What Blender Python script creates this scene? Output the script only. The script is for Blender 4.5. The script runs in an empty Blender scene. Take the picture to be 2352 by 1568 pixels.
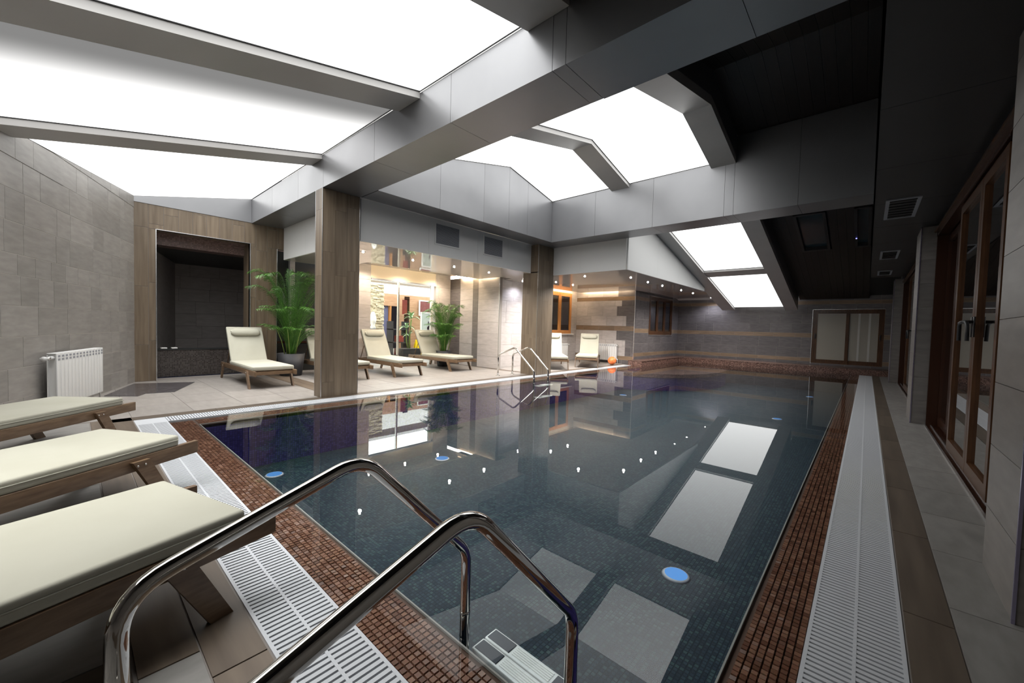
import bpy, bmesh, math, random
from mathutils import Vector, Matrix
C = bpy.context.scene.collection
sc = bpy.context.scene
PI = math.pi
R = math.radians

# ------------------------------------------------------------------ camera
cd = bpy.data.cameras.new('camera')
cam = bpy.data.objects.new('camera', cd)
C.objects.link(cam)
sc.camera = cam
cd.sensor_width = 36.0
cd.lens = 909.3 / 2352 * 36.0
cd.clip_start = 0.05
yaw, pitch, roll = 0.730392192, 0.0358867222, -0.0271904702
fw = Vector((-math.sin(yaw) * math.cos(pitch), math.cos(yaw) * math.cos(pitch), -math.sin(pitch)))
r0 = Vector((math.cos(yaw), math.sin(yaw), 0))
d0 = fw.cross(r0)
rt = r0 * math.cos(roll) + d0 * math.sin(roll)
up = -(-r0 * math.sin(roll) + d0 * math.cos(roll))
m = Matrix((rt, up, -fw)).transposed().to_4x4()
m.translation = Vector((0, 0, 1.1))
cam.matrix_world = m

# ------------------------------------------------------------------ world, exposure
w = bpy.data.worlds.new('night')
sc.world = w
w.use_nodes = True
w.node_tree.nodes['Background'].inputs[0].default_value = (0.03, 0.035, 0.07, 1)
w.node_tree.nodes['Background'].inputs[1].default_value = 0.25
sc.view_settings.view_transform = 'Standard'
sc.view_settings.look = 'None'
sc.view_settings.gamma = 1
sc.view_settings.use_curve_mapping = False
sc.view_settings.exposure = 0.0
try:
    sc.cycles.use_denoising = True
    sc.cycles.denoiser = 'OPENIMAGEDENOISE'
except Exception:
    pass
sc.cycles.max_bounces = 8
sc.cycles.use_adaptive_sampling = True
sc.cycles.adaptive_threshold = 0.03
sc.cycles.diffuse_bounces = 3
sc.cycles.glossy_bounces = 4
sc.cycles.transmission_bounces = 6
sc.cycles.transparent_max_bounces = 12
sc.cycles.sample_clamp_indirect = 6.0
AREA = 10.5          # directional part of the light of those sheets, W per square metre
PANEL = 2.3          # strength of the luminous ceiling
SPREAD = 95
COVE = 60.0
SPOT = 125.0

# ------------------------------------------------------------------ material helpers
class N:
    def __init__(s, name):
        s.m = bpy.data.materials.new(name)
        s.m.use_nodes = True
        s.t = s.m.node_tree
        s.b = s.t.nodes['Principled BSDF']
        s.out = s.t.nodes['Material Output']
    def n(s, typ, **k):
        o = s.t.nodes.new(typ)
        for a, v in k.items():
            if a.startswith('i_'):
                o.inputs[a[2:].replace('_', ' ')].default_value = v
            else:
                setattr(o, a, v)
        return o
    def l(s, a, b): s.t.links.new(a, b)

def c4(c): return (c[0], c[1], c[2], 1)
def plain(name, col, rough=.5, metal=0.0, spec=.5, emit=None, es=0):
    q = N(name)
    q.b.inputs['Base Color'].default_value = c4(col)
    q.b.inputs['Roughness'].default_value = rough
    q.b.inputs['Metallic'].default_value = metal
    q.b.inputs['Specular IOR Level'].default_value = spec
    if emit:
        q.b.inputs['Emission Color'].default_value = c4(emit)
        q.b.inputs['Emission Strength'].default_value = es
    return q.m

def grain(name, a, b, scale=(1, 1, 1), nscale=6, rough=.5, bump=.15, rnd=.35, metal=0, spec=.5, detail=5, dist=.002):
    """colour a..b by stretched noise in world position, value varied per object"""
    q = N(name)
    geo = q.n('ShaderNodeNewGeometry')
    oi = q.n('ShaderNodeObjectInfo')
    mp = q.n('ShaderNodeMapping')
    mp.inputs['Scale'].default_value = scale
    off = q.n('ShaderNodeVectorMath', operation='SCALE')
    cmb = q.n('ShaderNodeCombineXYZ')
    for i in range(3): q.l(oi.outputs['Random'], cmb.inputs[i])
    q.l(cmb.outputs[0], off.inputs[0]); off.inputs['Scale'].default_value = 37.0
    add = q.n('ShaderNodeVectorMath', operation='ADD')
    q.l(geo.outputs['Position'], mp.inputs[0])
    q.l(mp.outputs[0], add.inputs[0]); q.l(off.outputs[0], add.inputs[1])
    no = q.n('ShaderNodeTexNoise'); no.inputs['Scale'].default_value = nscale; no.inputs['Detail'].default_value = detail
    q.l(add.outputs[0], no.inputs['Vector'])
    mr = q.n('ShaderNodeMapRange'); mr.inputs[1].default_value = .3; mr.inputs[2].default_value = .7
    q.l(no.outputs['Fac'], mr.inputs[0])
    mx = q.n('ShaderNodeMix', data_type='RGBA')
    mx.inputs['A'].default_value = c4(a); mx.inputs['B'].default_value = c4(b)
    q.l(mr.outputs[0], mx.inputs['Factor'])
    hs = q.n('ShaderNodeHueSaturation')
    m2 = q.n('ShaderNodeMapRange'); m2.inputs[3].default_value = 1 - rnd / 2; m2.inputs[4].default_value = 1 + rnd / 2
    q.l(oi.outputs['Random'], m2.inputs[0]); q.l(m2.outputs[0], hs.inputs['Value'])
    q.l(mx.outputs['Result'], hs.inputs['Color'])
    q.l(hs.outputs[0], q.b.inputs['Base Color'])
    q.b.inputs['Roughness'].default_value = rough
    q.b.inputs['Metallic'].default_value = metal
    q.b.inputs['Specular IOR Level'].default_value = spec
    if bump:
        bp = q.n('ShaderNodeBump'); bp.inputs['Strength'].default_value = bump; bp.inputs['Distance'].default_value = dist
        q.l(no.outputs['Fac'], bp.inputs['Height']); q.l(bp.outputs[0], q.b.inputs['Normal'])
    return q.m

def mosaic(name, cols, pitch, joint, jw=.12, rough=.25, bump=True, spec=.5, planar=None):
    """small glass tiles laid on a world grid; every cell its own colour"""
    q = N(name)
    geo = q.n('ShaderNodeNewGeometry')
    sca = q.n('ShaderNodeVectorMath', operation='SCALE'); sca.inputs['Scale'].default_value = 1 / pitch
    q.l(geo.outputs['Position'], sca.inputs[0])
    off = q.n('ShaderNodeVectorMath', operation='ADD'); off.inputs[1].default_value = (.37, .21, .5)
    q.l(sca.outputs[0], off.inputs[0])
    fl = q.n('ShaderNodeVectorMath', operation='FLOOR'); q.l(off.outputs[0], fl.inputs[0])
    wn = q.n('ShaderNodeTexWhiteNoise', noise_dimensions='3D'); q.l(fl.outputs[0], wn.inputs['Vector'])
    rp = q.n('ShaderNodeValToRGB'); e = rp.color_ramp
    e.interpolation = 'CONSTANT' if len(cols) > 2 else 'LINEAR'
    while len(e.elements) < len(cols): e.elements.new(.5)
    for i, cc in enumerate(cols):
        e.elements[i].position = i / len(cols); e.elements[i].color = c4(cc)
    q.l(wn.outputs['Value'], rp.inputs[0])
    # joint mask: distance to the cell border along the two axes in the surface
    fr = q.n('ShaderNodeVectorMath', operation='FRACTION'); q.l(off.outputs[0], fr.inputs[0])
    sb = q.n('ShaderNodeVectorMath', operation='SUBTRACT'); q.l(fr.outputs[0], sb.inputs[0]); sb.inputs[1].default_value = (.5, .5, .5)
    ab = q.n('ShaderNodeVectorMath', operation='ABSOLUTE'); q.l(sb.outputs[0], ab.inputs[0])
    # ignore the axis along the normal
    nab = q.n('ShaderNodeVectorMath', operation='ABSOLUTE'); q.l(geo.outputs['True Normal'], nab.inputs[0])
    s1 = q.n('ShaderNodeVectorMath', operation='SUBTRACT'); q.l(ab.outputs[0], s1.inputs[0]); q.l(nab.outputs[0], s1.inputs[1])
    sp = q.n('ShaderNodeSeparateXYZ'); q.l(s1.outputs[0], sp.inputs[0])
    m1 = q.n('ShaderNodeMath', operation='MAXIMUM'); q.l(sp.outputs[0], m1.inputs[0]); q.l(sp.outputs[1], m1.inputs[1])
    m2 = q.n('ShaderNodeMath', operation='MAXIMUM'); q.l(m1.outputs[0], m2.inputs[0]); q.l(sp.outputs[2], m2.inputs[1])
    st = q.n('ShaderNodeMapRange'); st.inputs[1].default_value = .5 - jw; st.inputs[2].default_value = .5 - jw * .6
    q.l(m2.outputs[0], st.inputs[0])
    mx = q.n('ShaderNodeMix', data_type='RGBA'); mx.inputs['B'].default_value = c4(joint)
    q.l(rp.outputs[0], mx.inputs['A']); q.l(st.outputs[0], mx.inputs['Factor'])
    q.l(mx.outputs['Result'], q.b.inputs['Base Color'])
    q.b.inputs['Roughness'].default_value = rough
    q.b.inputs['Specular IOR Level'].default_value = spec
    if bump:
        bp = q.n('ShaderNodeBump'); bp.inputs['Strength'].default_value = .5; bp.inputs['Distance'].default_value = .002; bp.invert = True
        q.l(st.outputs[0], bp.inputs['Height']); q.l(bp.outputs[0], q.b.inputs['Normal'])
    return q.m

def cell_colour(name, cols, rough=.3, spec=.5, pitch=.024):
    """for mosaic tiles built as geometry: colour per cell of the laying grid"""
    q = N(name)
    geo = q.n('ShaderNodeNewGeometry')
    wn = q.n('ShaderNodeTexWhiteNoise', noise_dimensions='3D')
    sca = q.n('ShaderNodeVectorMath', operation='SCALE'); sca.inputs['Scale'].default_value = 1 / pitch
    q.l(geo.outputs['Position'], sca.inputs[0])
    fl = q.n('ShaderNodeVectorMath', operation='FLOOR'); q.l(sca.outputs[0], fl.inputs[0])
    sep = q.n('ShaderNodeVectorMath', operation='MULTIPLY'); sep.inputs[1].default_value = (1, 1, 0)
    q.l(fl.outputs[0], sep.inputs[0]); q.l(sep.outputs[0], wn.inputs['Vector'])
    rp = q.n('ShaderNodeValToRGB'); e = rp.color_ramp
    while len(e.elements) < len(cols): e.elements.new(.5)
    for i, cc in enumerate(cols):
        e.elements[i].position = i / (len(cols) - 1); e.elements[i].color = c4(cc)
    q.l(wn.outputs['Value'], rp.inputs[0])
    no = q.n('ShaderNodeTexNoise'); no.inputs['Scale'].default_value = 300; no.inputs['Detail'].default_value = 3
    q.l(geo.outputs['Position'], no.inputs['Vector'])
    mx = q.n('ShaderNodeMix', data_type='RGBA', blend_type='MULTIPLY'); mx.inputs['Factor'].default_value = .7
    q.l(rp.outputs[0], mx.inputs['A']); q.l(no.outputs['Color'], mx.inputs['B'])
    g = q.n('ShaderNodeHueSaturation'); g.inputs['Value'].default_value = 1.7; g.inputs['Saturation'].default_value = .95
    q.l(mx.outputs['Result'], g.inputs['Color'])
    q.l(g.outputs[0], q.b.inputs['Base Color'])
    q.b.inputs['Roughness'].default_value = rough
    q.b.inputs['Specular IOR Level'].default_value = spec
    return q.m

def emis(name, col, s):
    q = N(name)
    e = q.n('ShaderNodeEmission'); e.inputs[0].default_value = c4(col); e.inputs[1].default_value = s
    q.l(e.outputs[0], q.out.inputs[0])
    return q.m

def clear(name, tint, ior=1.45, rough=0.0, boost=1.0, wob=0, back=None):
    """sheet of glass or a water surface: fresnel mirror over a tinted see-through"""
    q = N(name)
    tr = q.n('ShaderNodeBsdfTransparent'); tr.inputs[0].default_value = c4(tint)
    gl = q.n('ShaderNodeBsdfGlossy'); gl.inputs['Roughness'].default_value = rough
    # Schlick's fresnel on the facing angle: the same from either side of the sheet
    lw = q.n('ShaderNodeLayerWeight'); f0 = ((ior - 1) / (ior + 1)) ** 2
    pw_ = q.n('ShaderNodeMath', operation='POWER'); pw_.inputs[1].default_value = 5.0
    q.l(lw.outputs['Facing'], pw_.inputs[0])
    fr = q.n('ShaderNodeMath', operation='MULTIPLY_ADD'); fr.inputs[1].default_value = 1 - f0; fr.inputs[2].default_value = f0
    q.l(pw_.outputs[0], fr.inputs[0])
    ml = q.n('ShaderNodeMath', operation='MULTIPLY'); ml.inputs[1].default_value = boost; ml.use_clamp = True
    mx = q.n('ShaderNodeMixShader')
    q.l(fr.outputs[0], ml.inputs[0]); q.l(ml.outputs[0], mx.inputs[0])
    q.l(tr.outputs[0], mx.inputs[1]); q.l(gl.outputs[0], mx.inputs[2]); q.l(mx.outputs[0], q.out.inputs[0])
    if wob:
        geo = q.n('ShaderNodeNewGeometry')
        no = q.n('ShaderNodeTexNoise'); no.inputs['Scale'].default_value = 2.2; no.inputs['Detail'].default_value = 1
        q.l(geo.outputs['Position'], no.inputs['Vector'])
        bp = q.n('ShaderNodeBump'); bp.inputs['Strength'].default_value = wob; bp.inputs['Distance'].default_value = .01
        q.l(no.outputs['Fac'], bp.inputs['Height']); q.l(bp.outputs[0], gl.inputs['Normal'])
    return q.m

M = {}
M['tile_wall'] = grain('tile_side_wall', (.25, .234, .217), (.325, .305, .285), (1, 1, 4), 5, .42, .1, .2)  # paler copy of the grey tile, brighter light on this wall put into colour
M['tile'] = grain('tile_grey', (.130, .119, .110), (.18, .165, .154), (1, 1, 4), 5, .42, .1, .22)
M['tile_light'] = grain('tile_light', (.40, .368, .352), (.49, .455, .44), (1, 1, 4), 5, .4, .1, .14)
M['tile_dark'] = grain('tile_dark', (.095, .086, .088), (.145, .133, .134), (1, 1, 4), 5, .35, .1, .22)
M['tile_floor'] = grain('tile_floor', (.215, .197, .18), (.275, .252, .234), (1, 4, 1), 4, .38, .06, .1)
M['tile_floor_dark'] = grain('tile_floor_grey', (.17, .162, .152), (.23, .22, .207), (3, 1, 1), 6, .42, .08, .12)
M['grout'] = plain('grout', (.30, .275, .25), .85)
M['grout_pale'] = plain('grout_pale', (.50, .47, .44), .85)
M['grout_dark'] = plain('grout_dark', (.19, .17, .155), .85)
M['wood_tile'] = grain('wood_effect_tile', (.115, .083, .054), (.19, .145, .10), (14, 14, .8), 1.6, .45, .25, .22)
M['wood_tile_x'] = grain('wood_effect_tile_long', (.08, .057, .04), (.13, .098, .07), (1, 12, 12), 1.6, .45, .2, .25)
M['wood_tile_y'] = grain('wood_effect_tile_length', (.062, .046, .033), (.10, .077, .056), (12, 1, 12), 1.6, .45, .2, .25)
M['wood_strip'] = grain('wood_effect_strip', (.17, .115, .072), (.25, .175, .115), (1, 1, 10), 3, .4, .1, .2)
M['teak'] = grain('oiled_teak', (.10, .058, .031), (.17, .108, .062), (2, 2, 12), 5, .42, .2, .3)
M['alu'] = grain('brushed_panel', (.25, .252, .262), (.275, .277, .287), (1, 1, 1), 2, .33, 0, .05, metal=.72)
M['alu_light'] = grain('pale_rib_panel', (.42, .41, .40), (.46, .45, .44), (1, 1, 1), 2, .4, 0, .04, metal=.1)
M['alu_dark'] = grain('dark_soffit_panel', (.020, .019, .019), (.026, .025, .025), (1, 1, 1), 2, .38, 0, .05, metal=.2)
M['alu_edge'] = plain('satin_aluminium_edge', (.72, .72, .72), .25, .9)
M['plaster'] = plain('white_plaster', (.62, .62, .615), .55)
M['vent_grey'] = plain('grille_grey', (.30, .31, .34), .5)
M['gloss_ceiling'] = plain('gloss_stretch_ceiling', (.55, .50, .475), .04, .1, 1.0)
M['cushion'] = grain('cream_canvas', (.35, .34, .275), (.385, .375, .31), (1, 1, 1), 3, .8, .1, .04)
M['white_enamel'] = plain('white_enamel', (.74, .74, .73), .3)
M['white_plastic'] = plain('white_plastic', (.46, .475, .50), .4)
M['chrome'] = plain('polished_steel', (.62, .60, .57), .06, 1.0)
M['pad'] = plain('dark_rubber_pad', (.035, .04, .055), .6)
M['black'] = plain('black_plastic', (.02, .02, .022), .35)
M['pot'] = plain('dark_pot', (.02, .02, .023), .55)
M['soil'] = grain('soil', (.03, .02, .012), (.07, .045, .03), (1, 1, 1), 60, .9, .5, 0)
M['leaf'] = grain('palm_leaf', (.024, .090, .010), (.075, .20, .022), (1, 1, 1), 9, .45, 0, .5)
M['leaf_pale'] = grain('pale_leaf', (.16, .30, .10), (.42, .55, .34), (1, 1, 1), 20, .4, 0, .3)
M['stem'] = plain('palm_stem', (.16, .22, .05), .6)
M['frame_brown'] = grain('brown_frame', (.055, .024, .011), (.10, .045, .02), (10, 10, 1), 4, .22, 0, .2)
M['frame_dark'] = plain('dark_brown_frame', (.035, .014, .008), .18)
M['oak'] = grain('honey_oak', (.42, .17, .045), (.55, .25, .08), (10, 10, 1), 4, .3, 0, .15)
M['ceil_dark'] = grain('dark_ceiling_boards', (.010, .006, .004), (.017, .010, .007), (10, 1, 1), 5, .45, 0, .2)
M['dark_wall'] = plain('near_black_wall', (.02, .022, .022), .4)
M['brown_mosaic'] = cell_colour('brown_mosaic_tile', [(.10, .037, .020), (.14, .054, .029), (.175, .073, .041), (.22, .10, .058)], .22)
M['brown_flat'] = mosaic('brown_mosaic_flat', [(.07, .034, .026), (.12, .060, .047), (.17, .09, .072), (.24, .14, .115)], .024, (.10, .06, .045))
M['brown_joint'] = plain('brown_joint', (.085, .042, .026), .8)
M['pool_mosaic'] = mosaic('green_blue_mosaic', [(.008, .016, .025), (.011, .021, .033), (.016, .030, .041), (.026, .048, .052)], .024, (.006, .011, .017), .14, .5, True, .12)
M['pool_wall'] = mosaic('violet_glow_mosaic', [(.032, .022, .12), (.045, .032, .16), (.058, .042, .20)], .024, (.02, .02, .05), .1, .5, True, .12)  # violet underwater light on the walls is put into the tile colour
M['black_mosaic'] = mosaic('black_mosaic', [(.02, .016, .015), (.035, .03, .028), (.055, .048, .045)], .024, (.09, .075, .068), .14)
M['pink_mosaic'] = mosaic('pink_mosaic', [(.12, .07, .06), (.17, .10, .085), (.22, .135, .115)], .024, (.10, .07, .06))
M['water'] = clear('pool_water', (.90, .95, .96), 1.33, 0.0, 1.1, .012)
M['glass'] = clear('clear_glass', (.86, .9, .9), 1.5, 0, 1.4)
M['glass_dark'] = clear('night_glass', (.55, .58, .62), 1.5, 0, 2.6)
M['frost'] = plain('frosted_pane', (.33, .31, .27), .22)
M['frost_stripe'] = plain('pale_curtain_stripe', (.50, .49, .47), .3)
M['cove'] = emis('warm_cove_tube', (1.0, .76, .48), COVE)
M['led'] = emis('spot_lamp_face', (1.0, .97, .93), 90)
M['pool_led'] = emis('blue_pool_lamp', (.14, .40, .92), .8)
M['blue_led'] = emis('tiny_blue_lamp', (.2, .2, 1.0), 6)
M['cream'] = plain('cream_plaster', (.75, .66, .52), .6)
M['stone'] = grain('stacked_sandstone', (.45, .36, .23), (.85, .75, .56), (4, 4, 14), 2, .8, .4, .3)
M['orange_wood'] = grain('orange_veneer', (.34, .18, .10), (.46, .28, .17), (1, 1, 8), 3, .35, 0, .2)
M['red'] = plain('red_lacquer', (.22, .03, .02), .4)
M['blue_curtain'] = plain('blue_grey_panel', (.13, .14, .26), .5)
M['yellow'] = plain('yellow_plastic', (.85, .60, .0), .4)
M['orange'] = grain('orange_vinyl', (.80, .12, .02), (.95, .30, .10), (1, 1, 1), 14, .3, 0, 0)
M['white'] = plain('white_gloss', (.8, .79, .76), .35)
M['slate'] = grain('dark_slate', (.03, .028, .03), (.10, .09, .095), (1, 4, 1), 9, .18, .3, 0)

def membrane():
    """back-lit stretch ceiling: even light, dimmer along the strip where no tubes run"""
    q = N('luminous_membrane')
    e = q.n('ShaderNodeEmission'); e.inputs[0].default_value = (1.0, 1.0, .985, 1)
    e.inputs[1].default_value = PANEL
    q.l(e.outputs[0], q.out.inputs[0])
    return q.m
def membrane_dim():
    q = N('luminous_membrane_uneven')
    tc = q.n('ShaderNodeNewGeometry')
    sp = q.n('ShaderNodeSeparateXYZ'); q.l(tc.outputs['Position'], sp.inputs[0])
    # tubes stand only behind the part of the sheet away from the rib
    mr = q.n('ShaderNodeMapRange'); mr.interpolation_type = 'SMOOTHSTEP'
    mr.inputs[1].default_value = -4.2; mr.inputs[2].default_value = -5.25
    mr.inputs[3].default_value = .25; mr.inputs[4].default_value = PANEL
    q.l(sp.outputs[0], mr.inputs[0])
    e = q.n('ShaderNodeEmission'); e.inputs[0].default_value = (1.0, .99, .975, 1)
    q.l(mr.outputs[0], e.inputs[1]); q.l(e.outputs[0], q.out.inputs[0])
    return q.m
M['membrane'] = membrane()
M['membrane_dim'] = membrane_dim()
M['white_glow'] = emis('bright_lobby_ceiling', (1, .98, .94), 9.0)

# ------------------------------------------------------------------ geometry helpers
class G:
    def __init__(s): s.v = []; s.f = []; s.sm = []
    def add(s, vs, fs, smooth=False, mat=None):
        b = len(s.v)
        for v in vs:
            v = Vector(v)
            if mat is not None: v = mat @ v
            s.v.append(tuple(v))
        for f in fs:
            s.f.append([b + i for i in f]); s.sm.append(smooth)
        return s
    def box(s, x0, x1, y0, y1, z0, z1, mat=None):
        x0, x1 = sorted((x0, x1)); y0, y1 = sorted((y0, y1)); z0, z1 = sorted((z0, z1))
        vs = [(x0, y0, z0), (x1, y0, z0), (x1, y1, z0), (x0, y1, z0), (x0, y0, z1), (x1, y0, z1), (x1, y1, z1), (x0, y1, z1)]
        return s.add(vs, [(3, 2, 1, 0), (4, 5, 6, 7), (0, 1, 5, 4), (1, 2, 6, 5), (2, 3, 7, 6), (3, 0, 4, 7)], False, mat)
    def bevbox(s, x0, x1, y0, y1, z0, z1, b=.01, mat=None, seg=2):
        bm = bmesh.new(); bmesh.ops.create_cube(bm, size=1)
        for v in bm.verts:
            v.co = Vector(((x0 + x1) / 2 + v.co.x * (x1 - x0), (y0 + y1) / 2 + v.co.y * (y1 - y0), (z0 + z1) / 2 + v.co.z * (z1 - z0)))
        bmesh.ops.bevel(bm, geom=bm.edges[:], offset=b, segments=seg, profile=.6, affect='EDGES')
        bm.verts.index_update()
        s.add([v.co.copy() for v in bm.verts], [[v.index for v in f.verts] for f in bm.faces], True, mat)
        bm.free(); return s
    def prism(s, poly, vec, mat=None):
        """poly: 3D points in a plane, extruded by vec"""
        n = len(poly); vec = Vector(vec)
        vs = [Vector(p) for p in poly] + [Vector(p) + vec for p in poly]
        fs = [list(range(n))[::-1], list(range(n, 2 * n))] + [(i, (i + 1) % n, n + (i + 1) % n, n + i) for i in range(n)]
        return s.add(vs, fs, False, mat)
    def tube(s, pts, r, seg=12, cap=True, mat=None):
        pts = [Vector(p) for p in pts]; n = len(pts); vs = []; fs = []
        rr = r if isinstance(r, (list, tuple)) else [r] * n
        ref = None
        for i, p in enumerate(pts):
            t = (pts[min(i + 1, n - 1)] - pts[max(i - 1, 0)]).normalized()
            if ref is None:
                ref = t.orthogonal().normalized()
            ref = (ref - t * ref.dot(t)).normalized()
            bi = t.cross(ref)
            for k in range(seg):
                a = 2 * PI * k / seg
                vs.append(p + (ref * math.cos(a) + bi * math.sin(a)) * rr[i])
        for i in range(n - 1):
            for k in range(seg):
                a, b = i * seg + k, i * seg + (k + 1) % seg
                fs.append((a, b, b + seg, a + seg))
        if cap:
            fs.append(list(range(seg))[::-1]); fs.append([(n - 1) * seg + k for k in range(seg)])
        return s.add(vs, fs, True, mat)
    def lathe(s, prof, seg=24, mat=None, c=(0, 0, 0)):
        vs = []; fs = []
        for (r, z) in prof:
            for k in range(seg):
                a = 2 * PI * k / seg
                vs.append((c[0] + r * math.cos(a), c[1] + r * math.sin(a), c[2] + z))
        for i in range(len(prof) - 1):
            for k in range(seg):
                a, b = i * seg + k, i * seg + (k + 1) % seg
                fs.append((a, b, b + seg, a + seg))
        fs.append(list(range(seg))[::-1]); fs.append([(len(prof) - 1) * seg + k for k in range(seg)])
        return s.add(vs, fs, True, mat)
    def mesh(s, name, mt):
        me = bpy.data.meshes.new(name)
        me.from_pydata(s.v, [], s.f)
        me.polygons.foreach_set('use_smooth', s.sm)
        me.materials.append(mt)
        me.validate(); me.update()
        return me
    def obj(s, name, mt, parent=None, **k):
        return put(name, s.mesh(name, mt), parent, **k)

def tagit(o, label=None, cat=None, group=None, kind=None):
    if label: o['label'] = label
    if cat: o['category'] = cat
    if group: o['group'] = group
    if kind: o['kind'] = kind
    return o
def put(name, me, parent=None, loc=None, rot=None, label=None, cat=None, group=None, kind=None, auto=False):
    o = bpy.data.objects.new(name, me); C.objects.link(o)
    if parent is not None: o.parent = parent
    if loc is not None: o.location = loc
    if rot is not None: o.rotation_euler = rot
    return tagit(o, label, cat, group, kind)
def thing(name, label, cat, loc=(0, 0, 0), rz=0, group=None, kind=None):
    o = bpy.data.objects.new(name, None); C.objects.link(o)
    o.location = loc; o.rotation_euler = (0, 0, rz); o.empty_display_size = .1
    return tagit(o, label, cat, group, kind)
def tree_copy(o, parent=None):
    kids = list(o.children)
    c = o.copy(); C.objects.link(c)
    if parent is not None: c.parent = parent
    for k in kids: tree_copy(k, c)
    return c
def rbox(x0, x1, y0, y1, z0, z1): return G().box(x0, x1, y0, y1, z0, z1)

def sub(rects, h):
    out = []
    for (a, b, c, d) in rects:
        e, f, g, i = h
        if e >= b or f <= a or g >= d or i <= c: out.append((a, b, c, d)); continue
        if c < g: out.append((a, b, c, g))
        if i < d: out.append((a, b, i, d))
        lo, hi = max(c, g), min(d, i)
        if a < e: out.append((a, e, lo, hi))
        if f < b: out.append((f, b, lo, hi))
    return [q for q in out if q[1] - q[0] > .004 and q[3] - q[2] > .004]
def rows_of(L, zs, widths, seed, off=.5):
    rg = random.Random(seed); out = []
    for i in range(len(zs) - 1):
        u = -rg.random() * .5 if off else 0
        while u < L:
            wd = rg.choice(widths) if zs[i + 1] - zs[i] > .25 else min(widths)
            a, b = max(u, 0), min(u + wd, L)
            if b - a > .01: out.append((a, b, zs[i], zs[i + 1]))
            u += wd
    return out
def cols_of(L, z0, z1, wd, ln, seed):
    rg = random.Random(seed); out = []; u = 0
    while u < L - .001:
        b = min(u + wd, L); z = z0 - rg.random() * ln * .8
        while z < z1:
            a2, b2 = max(z, z0), min(z + ln, z1)
            if b2 - a2 > .02: out.append((u, b, a2, b2))
            z += ln
        u = b
    return out
_tm = {}
def tile_mesh(wd, ht, mt, name, prd=.003, gap=.004):
    k = (round(wd, 3), round(ht, 3), mt.name, name)
    if k not in _tm:
        g = G(); e = .002; w2, h2 = wd / 2 - gap / 2, ht / 2 - gap / 2
        vs = [(-w2, .001, -h2), (w2, .001, -h2), (w2, .001, h2), (-w2, .001, h2),
              (-w2 + e, -prd, -h2 + e), (w2 - e, -prd, -h2 + e), (w2 - e, -prd, h2 - e), (-w2 + e, -prd, h2 - e)]
        g.add(vs, [(4, 5, 6, 7), (0, 1, 5, 4), (1, 2, 6, 5), (2, 3, 7, 6), (3, 0, 4, 7)])
        _tm[k] = g.mesh(name, mt)
    return _tm[k]
def clad(parent, rects, mt, holes=(), top=None, piece='tile', rot=None, at=(0, 0, 0)):
    """tiles standing proud of the parent's local y = 0 plane, on the side of -y"""
    rs = rects
    for h in holes:
        rs = sub(rs, h)
    for (a, b, c, d) in rs:
        mm = mt((a + b) / 2, (c + d) / 2) if callable(mt) else mt
        if mm is None: continue
        if top is not None:
            ta, tb = top(a), top(b)
            if min(ta, tb) < d:
                if max(ta, tb) <= c + .01: continue
                za, zb_ = min(d, max(ta, c + .003)), min(d, max(tb, c + .003)); g_ = .0017
                g = G(); pts = [(a + g_, -.007, c + g_), (b - g_, -.007, c + g_), (b - g_, -.007, zb_ - g_), (a + g_, -.007, za - g_)]
                g.prism(pts, (0, .008, 0)); o = g.obj(piece, mm, parent, loc=at, rot=rot); continue
        put(piece, tile_mesh(b - a, d - c, mm, piece), parent, loc=(at[0] + (a + b) / 2, at[1], at[2] + (c + d) / 2))
def wall(name, label, O, ang, L, z0, z1, rects, mt, holes=(), top=None, thick=.1, back=None, piece='tile', slab_top=None):
    base = [(0, L, z0, z1)]
    for h in holes: base = sub(base, h)
    g = G()
    for (a, b, c, d) in base:
        if top is not None and min(top(a), top(b)) < d:
            g.prism([(a, 0, c), (b, 0, c), (b, 0, min(d, top(b))), (a, 0, min(d, top(a)))], (0, thick, 0))
        else: g.box(a, b, 0, thick, c, d)
    o = g.obj(name, back or M['grout'], None, loc=(O[0], O[1], 0), rot=(0, 0, ang), label=label, cat='wall', kind='structure')
    clad(o, rects, mt, holes, top, piece)
    return o
def bar_frame(u0, u1, z0, z1, t, y0, y1):
    g = G()
    g.box(u0, u1, y0, y1, z0, z0 + t); g.box(u0, u1, y0, y1, z1 - t, z1)
    g.box(u0, u0 + t, y0, y1, z0 + t, z1 - t); g.box(u1 - t, u1, y0, y1, z0 + t, z1 - t)
    return g

# shared levels
ZB, ZBEAM, ZS = 2.376, 3.03, 2.52
def roof_near(y): return 3.495 + .22 * (y - 2.42)
def roof_far(y): return 4.24 - .23 * (y - 5.8)
def roof(y): return min(roof_near(y), roof_far(y))
RY = 5.78   # ridge

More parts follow.
